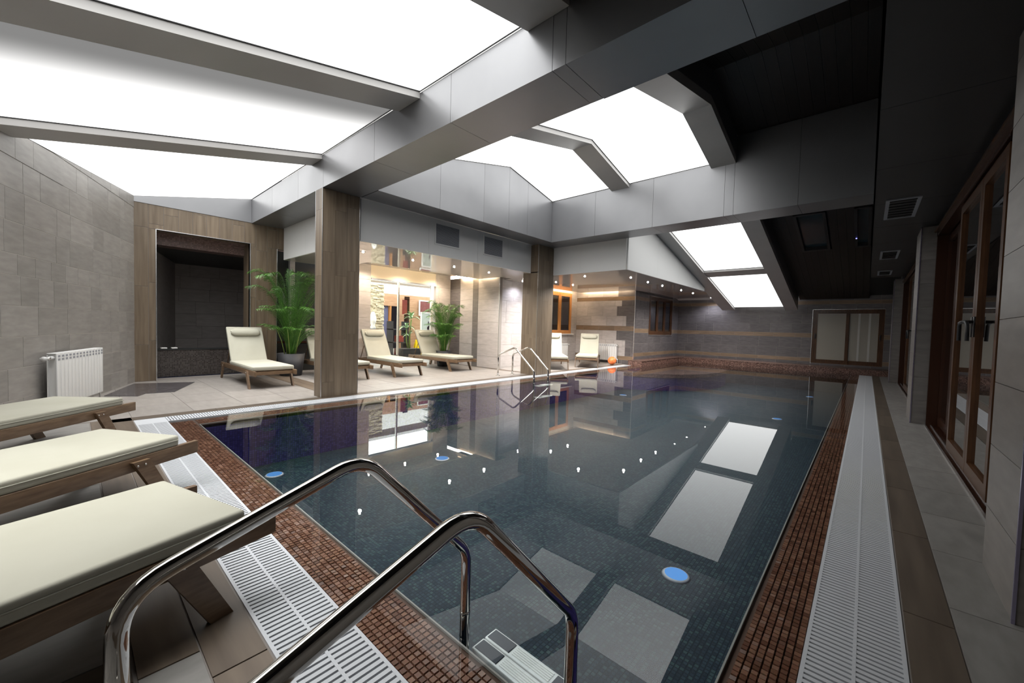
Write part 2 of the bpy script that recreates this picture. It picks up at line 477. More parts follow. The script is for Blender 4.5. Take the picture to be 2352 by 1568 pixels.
# ================================================================== ceiling: luminous sheets, ribs, beams
def sheet(y0, y1, x0, x1, dz=0, th=.02, xs=None):
    """slanting slab under the roof between y0 and y1, split at the ridge"""
    g = G(); ys = [y0] + ([RY] if y0 < RY < y1 else []) + [y1]
    for a, b in zip(ys[:-1], ys[1:]):
        za, zb_ = roof(a) + dz, roof(b) + dz
        g.prism([(x0, a, za), (x0, b, zb_), (x0, b, zb_ + th), (x0, a, za + th)], (x1 - x0, 0, 0))
    return g
def light_panel(label, y0, y1, x0, x1, mt='membrane', poly=None, lamps=None):
    t = thing('ceiling_light_panel', label, 'ceiling light', ((x0 + x1) / 2, (y0 + y1) / 2, 0), 0, 'luminous ceiling panels')
    inv = Matrix.Translation((-(x0 + x1) / 2, -(y0 + y1) / 2, 0))
    if poly:
        g = G().prism([(px, py, roof(py)) for px, py in poly], (0, 0, .02))
    else:
        g = sheet(y0, y1, x0, x1)
    g.v = [tuple(inv @ Vector(v)) for v in g.v]; g.obj('diffuser', M[mt], t)
    # the rows of tubes behind the sheet throw most of their light downward
    for (la, lb, lc, ld) in lamps or [(y0, y1, x0, x1)]:
        for a, b in zip(*( (lambda ys: (ys[:-1], ys[1:]))([la] + ([RY] if la < RY < lb else []) + [lb]) )):
            sl = math.atan2(roof(b - .001) - roof(a + .001), b - a); ln = (b - a) / math.cos(sl)
            al = bpy.data.lights.new('tube_light', 'AREA'); al.shape = 'RECTANGLE'; al.size = ld - lc - .04; al.size_y = ln - .04
            al.energy = AREA * al.size * al.size_y; al.spread = R(SPREAD); al.color = (1, 1, .985)
            ao = bpy.data.objects.new('tube_light', al); C.objects.link(ao); ao.parent = t
            ao.location = ((lc + ld) / 2 - (x0 + x1) / 2, (a + b) / 2 - (y0 + y1) / 2, (roof(a + .001) + roof(b - .001)) / 2 - .012)
            ao.rotation_euler = (sl, 0, 0)
    e = G(); d = .012
    if not poly:
        for a, b, c, f in ((y0, y1, x0, x0 + d), (y0, y1, x1 - d, x1)):
            e.v += []; s2 = sheet(a, b, c, f, -.006, .012); e.add(s2.v, s2.f)
        for ya, yb in ((y0, y0 + d), (y1 - d, y1)):
            s2 = sheet(ya, yb, x0, x1, -.006, .012); e.add(s2.v, s2.f)
    else:
        for (p, q_) in zip(poly, poly[1:] + poly[:1]):
            e.tube([(p[0], p[1], roof(p[1])), (q_[0], q_[1], roof(q_[1]))], .008, 4)
    e.v = [tuple(inv @ Vector(v)) for v in e.v]; e.obj('edge_trim', M['black'], t)
    return t
# skew wall line through (-9.2,.72): direction (-1.061,.393)
def skew_x(y): return -9.2 - (y - .72) * 1.061 / .393
def skew_y(x): return .72 - (x + 9.2) * .393 / 1.061
light_panel('luminous ceiling panel beside the tiled side wall, ending over the wooden portal', -2.2, 2.42, -9.2, -6.27, 'membrane',
            poly=[(-6.27, skew_y(-6.27)), (-6.27, 2.42), (-9.2, 2.42), (-9.2, .72)],
            lamps=[(.75, 2.40, -9.1, -6.3), (.2, .75, -7.7, -6.3)])
light_panel('luminous ceiling panel with a dim grey strip, between two ribs over the near loungers', -2.5, 2.42, -5.9, -3.92, 'membrane_dim',
            lamps=[(-2.5, 2.4, -5.88, -5.0)])
light_panel('widest white luminous ceiling panel at the top edge of the photo', -2.5, 2.42, -3.53, -2.09)
light_panel('smaller folded luminous panel of the gable above the pool, beside the first column', 2.99, 7.2, -5.35, -3.9)
light_panel('larger folded luminous panel of the gable above the pool', 2.99, 7.2, -3.53, -2.07)
light_panel('upper luminous panel of the sloping bay at the far end', 7.78, 11.93, -3.5, -2.04)
light_panel('lower luminous panel of the sloping bay at the far end', 12.31, 15.5, -3.5, -2.04)

def rib(label, y0, y1, x0, x1, up_=.38):
    g = sheet(y0, y1, x0, x1, -.07, .07 + .05)
    o = g.obj('ceiling_rib', M['alu_light'], None, label=label, cat='ceiling rib', kind='structure', group='grey ribs between the luminous panels')
    if up_:
        s2 = sheet(y0, y1, x1 - .02, x1, .05, up_); s2.obj('side_panel', M['alu'], o)
    return o
rib('grey ceiling rib nearest the tiled side wall', -2.5, 2.42, -6.27, -5.9, 0)
rib('grey ceiling rib between the dimmed panel and the widest panel', -2.5, 2.42, -3.92, -3.53, 0)
rib('grey ceiling rib edging the near luminous panels toward the dark roof', -2.5, 2.42, -2.09, -1.7)
rib('folded grey rib between the two gable panels above the pool', 2.99, 7.2, -3.9, -3.53, 0)
rib('folded grey rib edging the gable panels toward the dark roof', 2.99, 7.2, -2.07, -1.7)
rib('sloping grey rib at the white bulkhead side of the far bay', 7.78, 15.62, -3.9, -3.5, 0)
rib('sloping grey rib edging the far bay toward the dark roof', 7.78, 15.66, -2.04, -1.7)
sheet(11.93, 12.31, -3.5, -2.04, -.05, .1).obj('ceiling_rib', M['alu_light'], None, label='short cross rib between the two far luminous panels', cat='ceiling rib', kind='structure')
# roof over the luminous sheets and the dark boarded roof on the other side
def roofslab(name, label, y0, y1, x0, x1, dz, mt):
    return sheet(y0, y1, x0, x1, dz, .05).obj(name, mt, None, label=label, cat='ceiling', kind='structure')
roofslab('ceiling', 'plain roof deck hidden above the luminous panels', -2.6, 16.1, -9.4, -1.7, .45, M['plaster'])
g = G(); rs = [(-2.6, 16.1, -1.7, 0.0)]
dk = thing('ceiling', 'dark brown boarded slope of the roof above the far edge of the pool', 'ceiling', kind='structure')
RW = [(-1.28, -.74, 10.18, 12.12), (-.30, -.03, 10.2, 12.12)]
nb = 12
for k in range(nb):
    x0 = -1.7 + k * 1.7 / nb; x1 = x0 + 1.7 / nb - .003
    segs = [(-2.6, 16.1)]
    for (a, b, c, d) in RW:
        if x1 > a + .02 and x0 < b - .02:
            segs = [s for sg in segs for s in ([(sg[0], c), (d, sg[1])] if sg[0] < c and sg[1] > d else [sg])]
    g = G()
    for a, b in segs: s2 = sheet(a, b, x0, x1, .38, .03); g.add(s2.v, s2.f)
    g.obj('board', M['ceil_dark'], dk)
sheet(-2.6, 16.1, -1.7, 0.6, .47, .03).obj('deck', M['dark_wall'], dk)
for i, (a, b, c, d) in enumerate(RW):
    t = thing('window_%d' % (i + 1), ['roof window in the dark slope, wide and fully seen', 'roof window in the dark slope partly hidden by the soffit'][i], 'window', kind='structure')
    g = G()
    for (xa, xb, ya, yb) in ((a, a + .05, c, d), (b - .05, b, c, d), (a, b, c, c + .06), (a, b, d - .08, d)):
        s2 = sheet(ya, yb, xa, xb, .36, .10); g.add(s2.v, s2.f)
    g.obj('window_frame', M['black'], t)
    sheet(c, d, a, b, .44, .01).obj('pane', plain('night_roof_pane', (.035, .06, .07), .12), t)
G().lathe([(.012, 0), (.012, .01)], 10).obj('indicator_lamp', M['blue_led'], None, loc=(-.27, 11.6, roof(11.6) + .35), label='tiny blue lamp glowing in the roof window', cat='lamp')

# ---- beams clad in grey panels
def beam(name, label, x0, x1, y0, y1, z0, z1, seams, axis, faces):
    """core box plus cladding panels on the named faces ('-y','+x','-z')"""
    core = rbox(x0 + .004, x1 - .004, y0 + .004, y1 - .004, z0 + .004, z1).obj(name, M['black'], None, label=label, cat='beam', kind='structure')
    for a, b in zip(seams[:-1], seams[1:]):
        a += .002; b -= .002
        for f in faces:
            t = .008
            if axis == 'x':
                if f == '-y': rbox(a, b, y0 - t, y0 + .002, z0 - t, z1).obj('panel', M['alu'], core)
                if f == '+y': rbox(a, b, y1 - .002, y1 + t, z0 - t, z1).obj('panel', M['alu'], core)
                if f == '-z': rbox(a, b, y0 + .001, y1 - .001, z0 - t, z0 + .002).obj('panel', M['alu'], core)
            else:
                if f == '+x': rbox(x1 - .002, x1 + t, a, b, z0 - t, z1).obj('panel', M['alu'], core)
                if f == '-x': rbox(x0 - t, x0 + .002, a, b, z0 - t, z1).obj('panel', M['alu'], core)
                if f == '-z': rbox(x0 + .001, x1 - .001, a, b, z0 - t, z0 + .002).obj('panel', M['alu'], core)
    return core
# beam A, split so its top follows the panels on the lit side
beam('beam', 'long grey clad beam crossing above the near end of the pool', -9.2, -1.72, 2.43, 2.98, ZBEAM, 3.48,
     [-9.2, -8.0, -6.8, -5.86, -4.44, -3.03, -1.84, -1.72], 'x', ['-y', '-z'])
beam('beam', 'dark end of the long beam crossing under the boarded roof', -1.72, .7, 2.43, 2.98, ZBEAM, 3.93,
     [-1.72, -.62, .7], 'x', ['-y', '-z', '+y'])
rbox(-5.35, -1.72, 2.96, 2.988, 3.03, roof(2.99) - .01).obj('beam_cheek', M['alu'], None, label='grey panel closing the inner side of the long beam above the water', cat='beam', kind='structure')
# beam B: between the two columns, its pool-side face is the gable wall
beam('beam', 'grey clad beam along the deck edge between the two wooden columns', -5.86, -5.36, 2.99, 7.77, ZBEAM, 3.5,
     [2.99, 4.2, 5.4, 6.6, 7.77], 'y', ['-z'])
gb = rbox(-5.37, -5.358, 2.99, 7.2, 3.03, 3.1).obj('gable_wall', M['alu'], None, label='grey gable infill rising to the fold of the luminous ceiling', cat='wall', kind='structure')
for a, b in ((2.99, 4.1), (4.1, 5.1), (5.1, RY), (RY, 6.35), (6.35, 7.2)):
    G().prism([(-5.36, a + .002, 3.022), (-5.36, b - .002, 3.022), (-5.36, b - .002, roof(b) - .008), (-5.36, a + .002, roof(a) - .008)], (.01, 0, 0)).obj('panel', M['alu'], gb)
# beam C
beam('beam', 'grey clad beam crossing the pool from the second column', -5.36, -1.71, 7.21, 7.77, ZBEAM, 3.91,
     [-5.36, -4.26, -3.05, -1.85, -1.71], 'x', ['-y', '-z'])
beam('beam', 'dark end of the second cross beam below the boarded roof', -1.71, .02, 7.21, 7.77, ZBEAM, 4.28,
     [-1.71, -.85, .02], 'x', ['-y', '-z'])
# grey fascia closing the luminous panel above the wooden portal
G().prism([(-9.2, .72, ZBEAM), (-9.2, 2.42, ZBEAM), (-9.2, 2.42, roof(2.42) - .005), (-9.2, .72, roof(.72) - .005)], (.012, 0, 0)).obj(
    'fascia', M['alu'], None, label='grey wedge shaped fascia above the wooden portal wall', cat='fascia', kind='structure')

# ---- soffit over the glass doors (dark side) with its upright face
so = rbox(-.01, 1.0, -2.6, 12.9, ZS + .012, ZS + .08).obj('ceiling', M['black'], None, label='dark grey lowered soffit above the glazed doors', cat='ceiling', kind='structure')
yy = [-2.6, -1.4, -.2, 1.0, 2.2, 3.4, 4.6, 5.8, 7.0, 8.2, 9.4, 10.6, 11.8, 12.9]
for a, b in zip(yy[:-1], yy[1:]):
    rbox(-.012, .62, a + .002, b - .002, ZS, ZS + .013).obj('panel', M['alu_dark'], so)
rbox(-.012, 0, -2.6, 12.9, ZS, 4.5).obj('fascia_panel', M['alu_dark'], so)
rbox(-.012, 1.0, 12.88, 12.9, ZS, 3.2).obj('end_panel', M['alu_dark'], so)
def grille(label, x0, x1, y0, y1, z):
    t = thing('ceiling_vent', label, 'vent', ((x0 + x1) / 2, (y0 + y1) / 2, z), 0, 'square vents in the dark soffit')
    w2, h2 = (x1 - x0) / 2, (y1 - y0) / 2
    g = G(); e = .03
    g.box(-w2, w2, -h2, -h2 + e, -.012, 0); g.box(-w2, w2, h2 - e, h2, -.012, 0); g.box(-w2, -w2 + e, -h2 + e, h2 - e, -.012, 0); g.box(w2 - e, w2, -h2 + e, h2 - e, -.012, 0)
    g.obj('frame', M['vent_grey'], t)
    rbox(-w2 + e, w2 - e, -h2 + e, h2 - e, -.002, 0).obj('backing', M['black'], t)
    for k in range(7):
        y = -h2 + e + (k + .5) * (2 * h2 - 2 * e) / 7
        rbox(-w2 + e, w2 - e, y - .012, y + .012, -.010, -.003).obj('slat', M['alu_dark'], t)
grille('nearest square vent in the dark soffit, before the first tiled pier', .085, .35, 5.66, 6.55, ZS)
grille('second square vent in the dark soffit, beyond the first tiled pier', .105, .34, 8.98, 9.85, ZS)
grille('farthest and smallest looking vent in the dark soffit', .11, .34, 11.6, 12.35, ZS)

# ---- white bulkhead and glossy low ceiling
bh = thing('bulkhead', 'white bulkhead band stepping around the low glossy ceiling', 'bulkhead', kind='structure')
for a, b in ((-9.15, -8.0), (-8.0, -6.9), (-6.9, -5.93)): rbox(a + .001, b - .001, 2.99, 3.02, ZB, ZBEAM).obj('panel', M['plaster'], bh)
for a, b in ((3.02, 4.3), (4.3, 5.5), (5.5, 6.4), (6.4, 7.2)): rbox(-5.95, -5.92, a + .001, b - .001, ZB, ZBEAM).obj('panel', M['plaster'], bh)
for a, b in ((-5.72, -4.95), (-4.95, -3.83)): rbox(a + .001, b - .001, 7.79, 7.82, ZB, ZBEAM + .01).obj('panel', M['plaster'], bh)
for a, b in ((7.82, 9.4), (9.4, 10.8), (10.8, 12.2), (12.2, 13.1)):
    G().prism([(-3.83, a + .001, ZB), (-3.83, b - .001, ZB), (-3.83, b - .001, max(roof(b) - .07, ZB + .02)), (-3.83, a + .001, min(roof(a) - .07, 3.9))], (.03, 0, 0)).obj('panel', M['plaster'], bh)
lc = thing('ceiling', 'low glossy stretch ceiling over the lounger deck', 'ceiling', kind='structure')
def cslab(x0, x1, y0, y1, z=ZB): rbox(x0, x1, y0, y1, z, z + .02).obj('stretch_sheet', M['gloss_ceiling'], lc)
cslab(-9.2, -7.85, 3.02, 4.2); cslab(-7.85, -5.95, 3.02, 7.2); cslab(-7.85, -5.95, 7.2, 7.38); cslab(-7.05, -5.95, 7.38, 7.815)
cslab(-9.2, -7.87, 4.2, 7.45, 2.54)
cslab(-7.35, -3.83, 7.815, 9.0); cslab(-7.55, -3.83, 9.0, 12.0); cslab(-5.95, -5.72, 7.2, 7.815); cslab(-5.5, -3.83, 12.0, 13.1); cslab(-5.5, -3.9, 13.1, 16.0)
cslab(-7.8, -3.83, 7.83, 16.0, 2.60)
rbox(-9.2, -5.36, 2.985, 7.83, 3.04, 3.06).obj('upper_cover', M['plaster'], lc)
rbox(-7.87, -7.85, 4.2, 7.45, ZB, 2.56).obj('recess_edge', M['cream'], lc)
rbox(-9.2, -7.85, 4.18, 4.2, ZB, 2.56).obj('recess_edge', M['cream'], lc)
# warm tubes lying in the coves
def cove(label, x0, x1, y0, y1, z):
    g = rbox(x0, x1, y0, y1, z, z + .02)
    return g.obj('cove_light', M['cove'], None, label=label, cat='cove light', group='warm light strips in the ceiling coves')
cove('warm light strip hidden above the glass wall', -7.95, -7.93, 4.3, 7.35, 2.46)
cove('warm light strip in the cove above the wooden window', -7.62, -7.60, 9.2, 11.9, 2.44)
cove('warm light strip in the cove over the radiator wall', -7.5, -5.7, 12.05, 12.07, 2.44)
cove('warm light strip above the short tiled wall beside the palm', -8.6, -7.25, 7.40, 7.415, 2.43)

def spot(i, x, y, z, label, power=SPOT, warm=(1, .93, .85)):
    t = thing('recessed_spotlight', label, 'spotlight', (x, y, z), 0, 'small recessed spotlights in the glossy ceiling')
    G().lathe([(.030, -.004), (.045, -.004), (.045, 0), (.030, 0)], 20).obj('bezel', M['chrome'], t)
    G().lathe([(.004, -.020), (.012, -.017), (.018, -.009), (.022, 0)], 16).obj('lens', M['led'], t)
    ld = bpy.data.lights.new('spot_lamp', 'SPOT'); ld.energy = power; ld.color = warm; ld.spot_size = R(150); ld.spot_blend = .8; ld.shadow_soft_size = .03
    lo = bpy.data.objects.new('spot_lamp', ld); C.objects.link(lo); lo.parent = t; lo.location = (0, 0, -.06)
SP = [(-6.76, 3.5, 'nearest spotlight of the outer row, beside the first column'), (-6.76, 4.54, 'second spotlight of the outer row, before the vent grilles'),
      (-6.72, 5.56, 'third spotlight of the outer row, above the palm at the glass wall'), (-6.70, 6.6, 'fourth spotlight of the outer row, before the short tiled wall'),
      (-7.1, 8.3, 'spotlight washing the recessed tiled wall beside the second column'), (-6.14, 8.28, 'spotlight just right of the second column'),
      (-6.45, 8.95, 'spotlight behind the second column, before the wooden window'), (-6.42, 9.75, 'small spotlight at the end of the wooden window'),
      (-5.12, 8.28, 'spotlight under the middle of the white bulkhead'), (-4.3, 9.03, 'first spotlight of the row along the sloping bay'),
      (-4.33, 10.1, 'second spotlight of the row along the sloping bay'), (-4.33, 11.08, 'third spotlight of the row along the sloping bay'),
      (-4.3, 12.5, 'fourth spotlight of the row along the sloping bay'), (-4.3, 13.6, 'fifth spotlight of the row along the sloping bay'),
      (-4.3, 15.6, 'last spotlight, throwing a bright spot on the far wall')]
for i, (x, y, lb) in enumerate(SP):
    spot(i, x, y, ZB - .001, lb, SPOT * .28 if 'washing' in lb else SPOT * .5 if 'last' in lb else SPOT * 1.6 if (x > -6.6 and 8 < y < 10) else SPOT, (.85, .87, 1) if 'washing' in lb or 'last' in lb else (1, .95, .90))
for i, (x, y, lb) in enumerate(((-8.75, 4.75, 'first spotlight in the recess at the glass wall'), (-8.75, 5.75, 'middle spotlight in the recess at the glass wall'), (-8.75, 6.8, 'last spotlight in the recess at the glass wall'))):
    spot(20 + i, x, y, 2.539, lb, SPOT * .5, (1, .85, .68))

# ================================================================== floor
fl = G()
fl.box(-9.6, -5.77, -2.6, 12.15, -.12, -.004); fl.box(-5.77, .15, -2.6, .44, -.12, -.004); fl.box(.15, 1.0, -2.6, 15.2, -.12, -.004)
fl.box(-5.77, .15, 16.0, 16.1, -.12, -.004)
floor = fl.obj('floor', M['grout_dark'], None, label='pale tiled pool deck with wood coloured border strips', cat='floor', kind='structure')
_fm = {}
def ftile(x0, x1, y0, y1, mt, name='tile'):
    k = (round(x1 - x0, 3), round(y1 - y0, 3), mt.name)
    if k not in _fm:
        g = G(); a, b, e = (x1 - x0) / 2 - .0018, (y1 - y0) / 2 - .0018, .0015
        g.add([(-a, -b, -.005), (a, -b, -.005), (a, b, -.005), (-a, b, -.005), (-a + e, -b + e, 0), (a - e, -b + e, 0), (a - e, b - e, 0), (-a + e, b - e, 0)],
              [(4, 5, 6, 7), (0, 1, 5, 4), (1, 2, 6, 5), (2, 3, 7, 6), (3, 0, 4, 7)])
        _fm[k] = g.mesh(name, mt)
    put(name, _fm[k], floor, loc=((x0 + x1) / 2, (y0 + y1) / 2, 0))
def ftiles(x0, x1, y0, y1, w_, h_, mt, name='tile', cond=None, stag=False):
    y = y0; r_ = 0
    while y < y1 - .01:
        x = x0 - (w_ / 2 if stag and r_ % 2 else 0)
        while x < x1 - .01:
            a, b, c, d = max(x, x0), min(x + w_, x1), y, min(y + h_, y1)
            if (b - a > .02) and (cond is None or cond((a + b) / 2, (c + d) / 2)): ftile(a, b, c, d, mt, name)
            x += w_
        y += h_; r_ += 1
inroom = lambda x, y: y > skew_y(x) - .45
ftiles(-9.2, -5.95, .44, 2.6, .65, .54, M['tile_floor'], cond=inroom)
ftiles(-9.2, -5.95, 2.6, 2.93, .9, .165, M['wood_tile_x'], 'plank', stag=True)
ftiles(-9.2, -5.95, 2.93, 7.3, .65, .546, M['tile_floor'])
ftiles(-7.4, -5.95, 7.3, 7.5, .9, .2, M['wood_tile_x'], 'plank')
ftiles(-7.8, -5.95, 7.5, 12.15, .62, .58, M['tile_floor'])
ftiles(-5.95, -5.775, .28, 11.83, .18, .9, M['wood_tile_y'], 'plank')
ftiles(-5.95, .15, .28, .435, .9, .155, M['wood_tile_x'], 'plank')
ftiles(.155, .30, .435, 15.15, .145, .9, M['wood_tile_y'], 'plank')
ftiles(.30, .60, .0, 15.15, .30, .6, M['tile_floor_dark'])
ftiles(-9.2, -5.95, -.76, .44, .65, .6, M['tile_floor'], cond=inroom)
for (xa, xb) in ((-5.9, -4.5), (-4.35, -3.05), (-2.9, -1.75), (-1.6, -.3)):
    ftiles(xa, xb, -1.0, .12, (xb - xa) / 2, .56, M['tile_floor_dark'])
for xa in (-4.5, -3.05, -1.75, -.3): ftiles(xa, xa + .15, -1.0, .12, .15, .75, M['wood_tile_y'], 'plank')
ftiles(-5.95, -1.6, .125, .28, .9, .155, M['wood_tile_x'], 'plank')
ftiles(-1.6, .3, .125, .28, .9, .155, M['tile_floor_dark'])
# sunken dark foot basin beside the portal
G().prism([(-8.95, .69, .0), (-8.62, 1.43, .0), (-7.64, 1.03, .0), (-7.70, .72, .0), (-7.5, .62, .0), (-7.78, .30, .0)], (0, 0, .006)).obj(
    'drain_tray', M['slate'], None, label='dark shiny angular tray in the floor along the tiled side wall', cat='drain tray')

# ================================================================== pool
px0, px1, py0, py1, PD = -5.22, -.31, .905, 15.15, -.60
pw = G()
pw.box(px0 - .3, px0, py0, py1, PD - .1, -.034); pw.box(px1, px1 + .2, py0, py1, PD - .1, -.034)
pool = pw.obj('pool_shell', M['pool_wall'], None, label='mosaic side walls of the swimming pool, violet underwater glow in their colour', cat='pool', kind='structure')
rbox(px0 - .3, px1 + .2, py0 - .2, py0, PD - .1, -.034).obj('end_wall', M['pool_mosaic'], pool)
rbox(px0 - .3, px1 + .2, py1, py1 + .1, PD - .1, -.034).obj('end_wall', M['pool_mosaic'], pool)
rbox(px0 - .3, px1 + .2, py0 - .2, py1 + .1, PD - .12, PD).obj('pool_floor', M['pool_mosaic'], pool)
# sloping rim: bed + tiles that can be told apart near the camera, the rest joined
bed = G(); bed.box(-5.53, -.12, .68, .91, -.06, -.026); bed.box(-5.53, px0, .91, 11.83, -.06, -.026); bed.box(px1, -.118, .91, py1, -.06, -.026)
rim = bed.obj('pool_rim', M['brown_joint'], None, label='brown mosaic rim just under the water around the pool', cat='pool rim', kind='structure')
T = .024
cells = []
def cellrange(a, b): return range(int(math.ceil(a / T)), int(math.floor(b / T)))
for (xa, xb, ya, yb) in ((-5.52, -.12, .687, .905), (-5.52, px0, .905, 11.83), (px1, -.12, .905, py1)):
    for i in cellrange(xa, xb):
        for j in cellrange(ya, yb): cells.append((i, j))
cells = sorted(set(cells), key=lambda c: ((c[0] * T + .35) ** 2 + (c[1] * T - .72) ** 2))
def cell_faces(g, i, j, cx=0, cy=0):
    rg = random.Random(i * 7919 + j); x, y = (i + .5) * T - cx, (j + .5) * T - cy; h = T / 2 - .0010 - rg.random() * .0006
    z = -.0185 + rg.random() * .002; tx, ty = (rg.random() - .5) * .0016, (rg.random() - .5) * .0016; e = .0015
    g.add([(x - h, y - h, -.027), (x + h, y - h, -.027), (x + h, y + h, -.027), (x - h, y + h, -.027),
           (x - h + e, y - h + e, z - tx - ty), (x + h - e, y - h + e, z + tx - ty), (x + h - e, y + h - e, z + tx + ty), (x - h + e, y + h - e, z - tx + ty)],
          [(4, 5, 6, 7), (0, 1, 5, 4), (1, 2, 6, 5), (2, 3, 7, 6), (3, 0, 4, 7)])
# 300 cells that show largest: those in view closest to the camera
def inview(c):
    p = Vector(((c[0] + .5) * T, (c[1] + .5) * T, -1.12)); d = p.dot(fw)
    if d <= 0: return None
    u, v = 1176 + 909.3 * p.dot(rt) / d, 784 - 909.3 * p.dot(up) / d
    return d if (-20 < u < 2372 and v < 1590) else None
vis = sorted([(inview(c), c) for c in cells if inview(c)])
near = set(c for _, c in vis[:300])
tm = [None] * 6
for k in range(6):
    g = G(); cell_faces(g, k + 11, 7, (k + 11.5) * T, 7.5 * T); tm[k] = g.mesh('tile', M['brown_mosaic'])
for n_, (i, j) in enumerate(sorted(near)):
    put('tile', tm[(i * 3 + j) % 6], rim, loc=((i + .5) * T, (j + .5) * T, 0))
g = G()
for c in cells:
    if c not in near: cell_faces(g, *c)
g.obj('mosaic_tiles', M['brown_mosaic'], rim, kind='stuff')
# thin pale joint along the inner edge of the rim
G().box(px0, px1, py0 - .003, py0 + .003, -.022, -.013).box(px0 - .003, px0 + .003, py0, 11.83, -.022, -.013).box(px1 - .003, px1 + .003, py0, py1, -.022, -.013).obj('joint_line', M['grout'], rim)
G().add([(-5.52, .687, -.006), (-.118, .687, -.006), (-.118, py1, -.006), (-5.52, py1, -.006)], [(0, 1, 2, 3)]).obj('pool_water', M['water'], None, label='still clear water filling the pool to the grating', cat='water', kind='structure')
# brown submerged step in the far corner
arc = [(-5.22, 10.7), (-4.9, 10.85), (-4.4, 11.15), (-3.95, 11.6), (-3.6, 12.15), (-3.4, 12.8), (-3.32, 13.6), (-3.38, 14.4), (-3.6, 15.15), (-5.22, 15.15)]
G().prism([(x, y, -.22) for x, y in arc], (0, 0, .10)).obj('pool_step', M['brown_flat'], None, label='curved brown mosaic step under water in the far corner', cat='step', kind='structure')
G().prism([(x - .03 if x > -5.2 else x, y, PD) for x, y in arc], (0, 0, .39)).obj('pool_step_base', M['pool_wall'], None, label='mosaic riser below the curved step, coloured with the violet underwater glow', cat='step', kind='structure')
# mosaic ledge along the far walls
lg = G(); lg.box(-5.62, -5.17, 11.83, 15.15, -.3, .15); lg.box(-5.62, .6, 15.15, 16.1, -.3, .15)
ledge = lg.obj('ledge', M['brown_flat'], None, label='low brown mosaic ledge around the far end of the pool', cat='ledge', kind='structure')
G().box(-5.6, -5.155, 11.82, 15.14, .15, .156).box(-5.6, .6, 15.14, 16.05, .15, .156).obj('ledge_cap', M['brown_flat'], ledge)
# underwater lamps
for (x, y, lb) in ((-4.80, 1.49, 'blue pool lamp nearest the near left corner of the pool'), (-3.96, 3.15, 'blue pool lamp between the near railing and the far ladder'),
                   (-.92, 2.81, 'bright blue pool lamp beside the brown rim at the near end'), (-1.27, 9.46, 'faint blue pool lamp in the middle of the far half'),
                   (-4.69, 9.66, 'faint blue pool lamp below the radiator wall reflection'), (-1.1, 13.6, 'farthest blue pool lamp near the sliding window')):
    t = thing('pool_lamp', lb, 'pool lamp', (x, y, PD), 0, 'blue underwater pool lamps')
    G().lathe([(.0, .0), (.075, .0), (.075, .012), (.0, .014)], 24).obj('lens', M['pool_led'], t)
    G().lathe([(.074, 0), (.095, 0), (.082, .01), (.074, .012)], 24).obj('bezel', M['vent_grey'], t)

# ---- overflow gratings
P_ = .025
def grate(label, x0, x1, y0, y1, run, n_single, from_low=True, xs=0):
    t = thing('overflow_grating', label, 'grating', (0, 0, 0), 0, 'white overflow gratings around the pool')
    rbox(x0, x1, y0, y1, -.10, -.06).obj('gutter', M['vent_grey'], t)
    e = .012; g = G()
    if run == 'x':
        g.box(x0, x1, y0, y0 + e, -.03, 0); g.box(x0, x1, y1 - e, y1, -.03, 0)
        L0, L1, wd, mid = x0, x1, y1 - y0, (y0 + y1) / 2
        g.box(x0, x1, mid - .005, mid + .005, -.018, .0002)
    else:
        g.box(x0, x0 + e, y0, y1, -.03, 0); g.box(x1 - e, x1, y0, y1, -.03, 0)
        L0, L1, wd, mid = y0, y1, x1 - x0, (x0 + x1) / 2
        g.box(mid - .005, mid + .005, y0, y1, -.018, .0002)
    g.obj('side_rail', M['white_plastic'], t)
    n = int((L1 - L0) / P_)
    s = G()
    if run == 'x': s.box(-.0080, .0080, -wd / 2 + e, wd / 2 - e, -.014, -.0005)
    else: s.box(-wd / 2 + e, wd / 2 - e, -.0080, .0080, -.014, -.0005)
    me = s.mesh('slat', M['white_plastic']); st = G()
    idx = list(range(n)) if from_low else list(range(n))[::-1]
    for q_, k in enumerate(idx):
        c = L0 + (k + .5) * P_
        if q_ < n_single:
            put('slat', me, t, loc=((c, mid, 0) if run == 'x' else (mid, c, 0)))
        else:
            if run == 'x': st.box(c - .0080, c + .0080, y0 + e, y1 - e, -.014, -.0005)
            else: st.box(x0 + e, x1 - e, c - .0080, c + .0080, -.014, -.0005)
    if st.v: st.obj('slats', M['white_plastic'], t, kind='stuff')
    return t
grate('white slatted overflow grating along the near end of the pool', -5.50, .15, .44, .685, 'x', 256)
grate('white slatted overflow grating running along the glazed doors', -.118, .15, .69, 15.1, 'y', 300)
grate('white slatted overflow grating along the lounger deck', -5.77, -5.52, .69, 11.83, 'y', 250)
rbox(-5.77, -5.50, .44, .69, -.03, -.001).obj('grating_corner', M['white_plastic'], None, label='plain white corner plate joining two pool gratings', cat='grating')

# ================================================================== walls
# skew tiled side wall, built along its run toward the portal with the room on local -y
zr = [0, .25, .56, .87, 1.18, 1.48, 1.69, 2.0, 2.31, 2.62, 2.93, 3.24]
L_l = 6.2
ox, oy = -9.2 + 1.061 / 1.1314 * L_l, .72 - .393 / 1.1314 * L_l
ang = math.atan2(.393, -1.061)
topf = lambda u: roof_near(oy + u * .393 / 1.1314) - .004
wall('wall_left', 'grey tiled side wall with a radiator, rising to the luminous ceiling', (ox, oy), ang, L_l, 0, 3.3,
     rows_of(L_l, zr, [.3, .6], 4), M['tile_wall'], top=topf, back=M['grout_pale'])
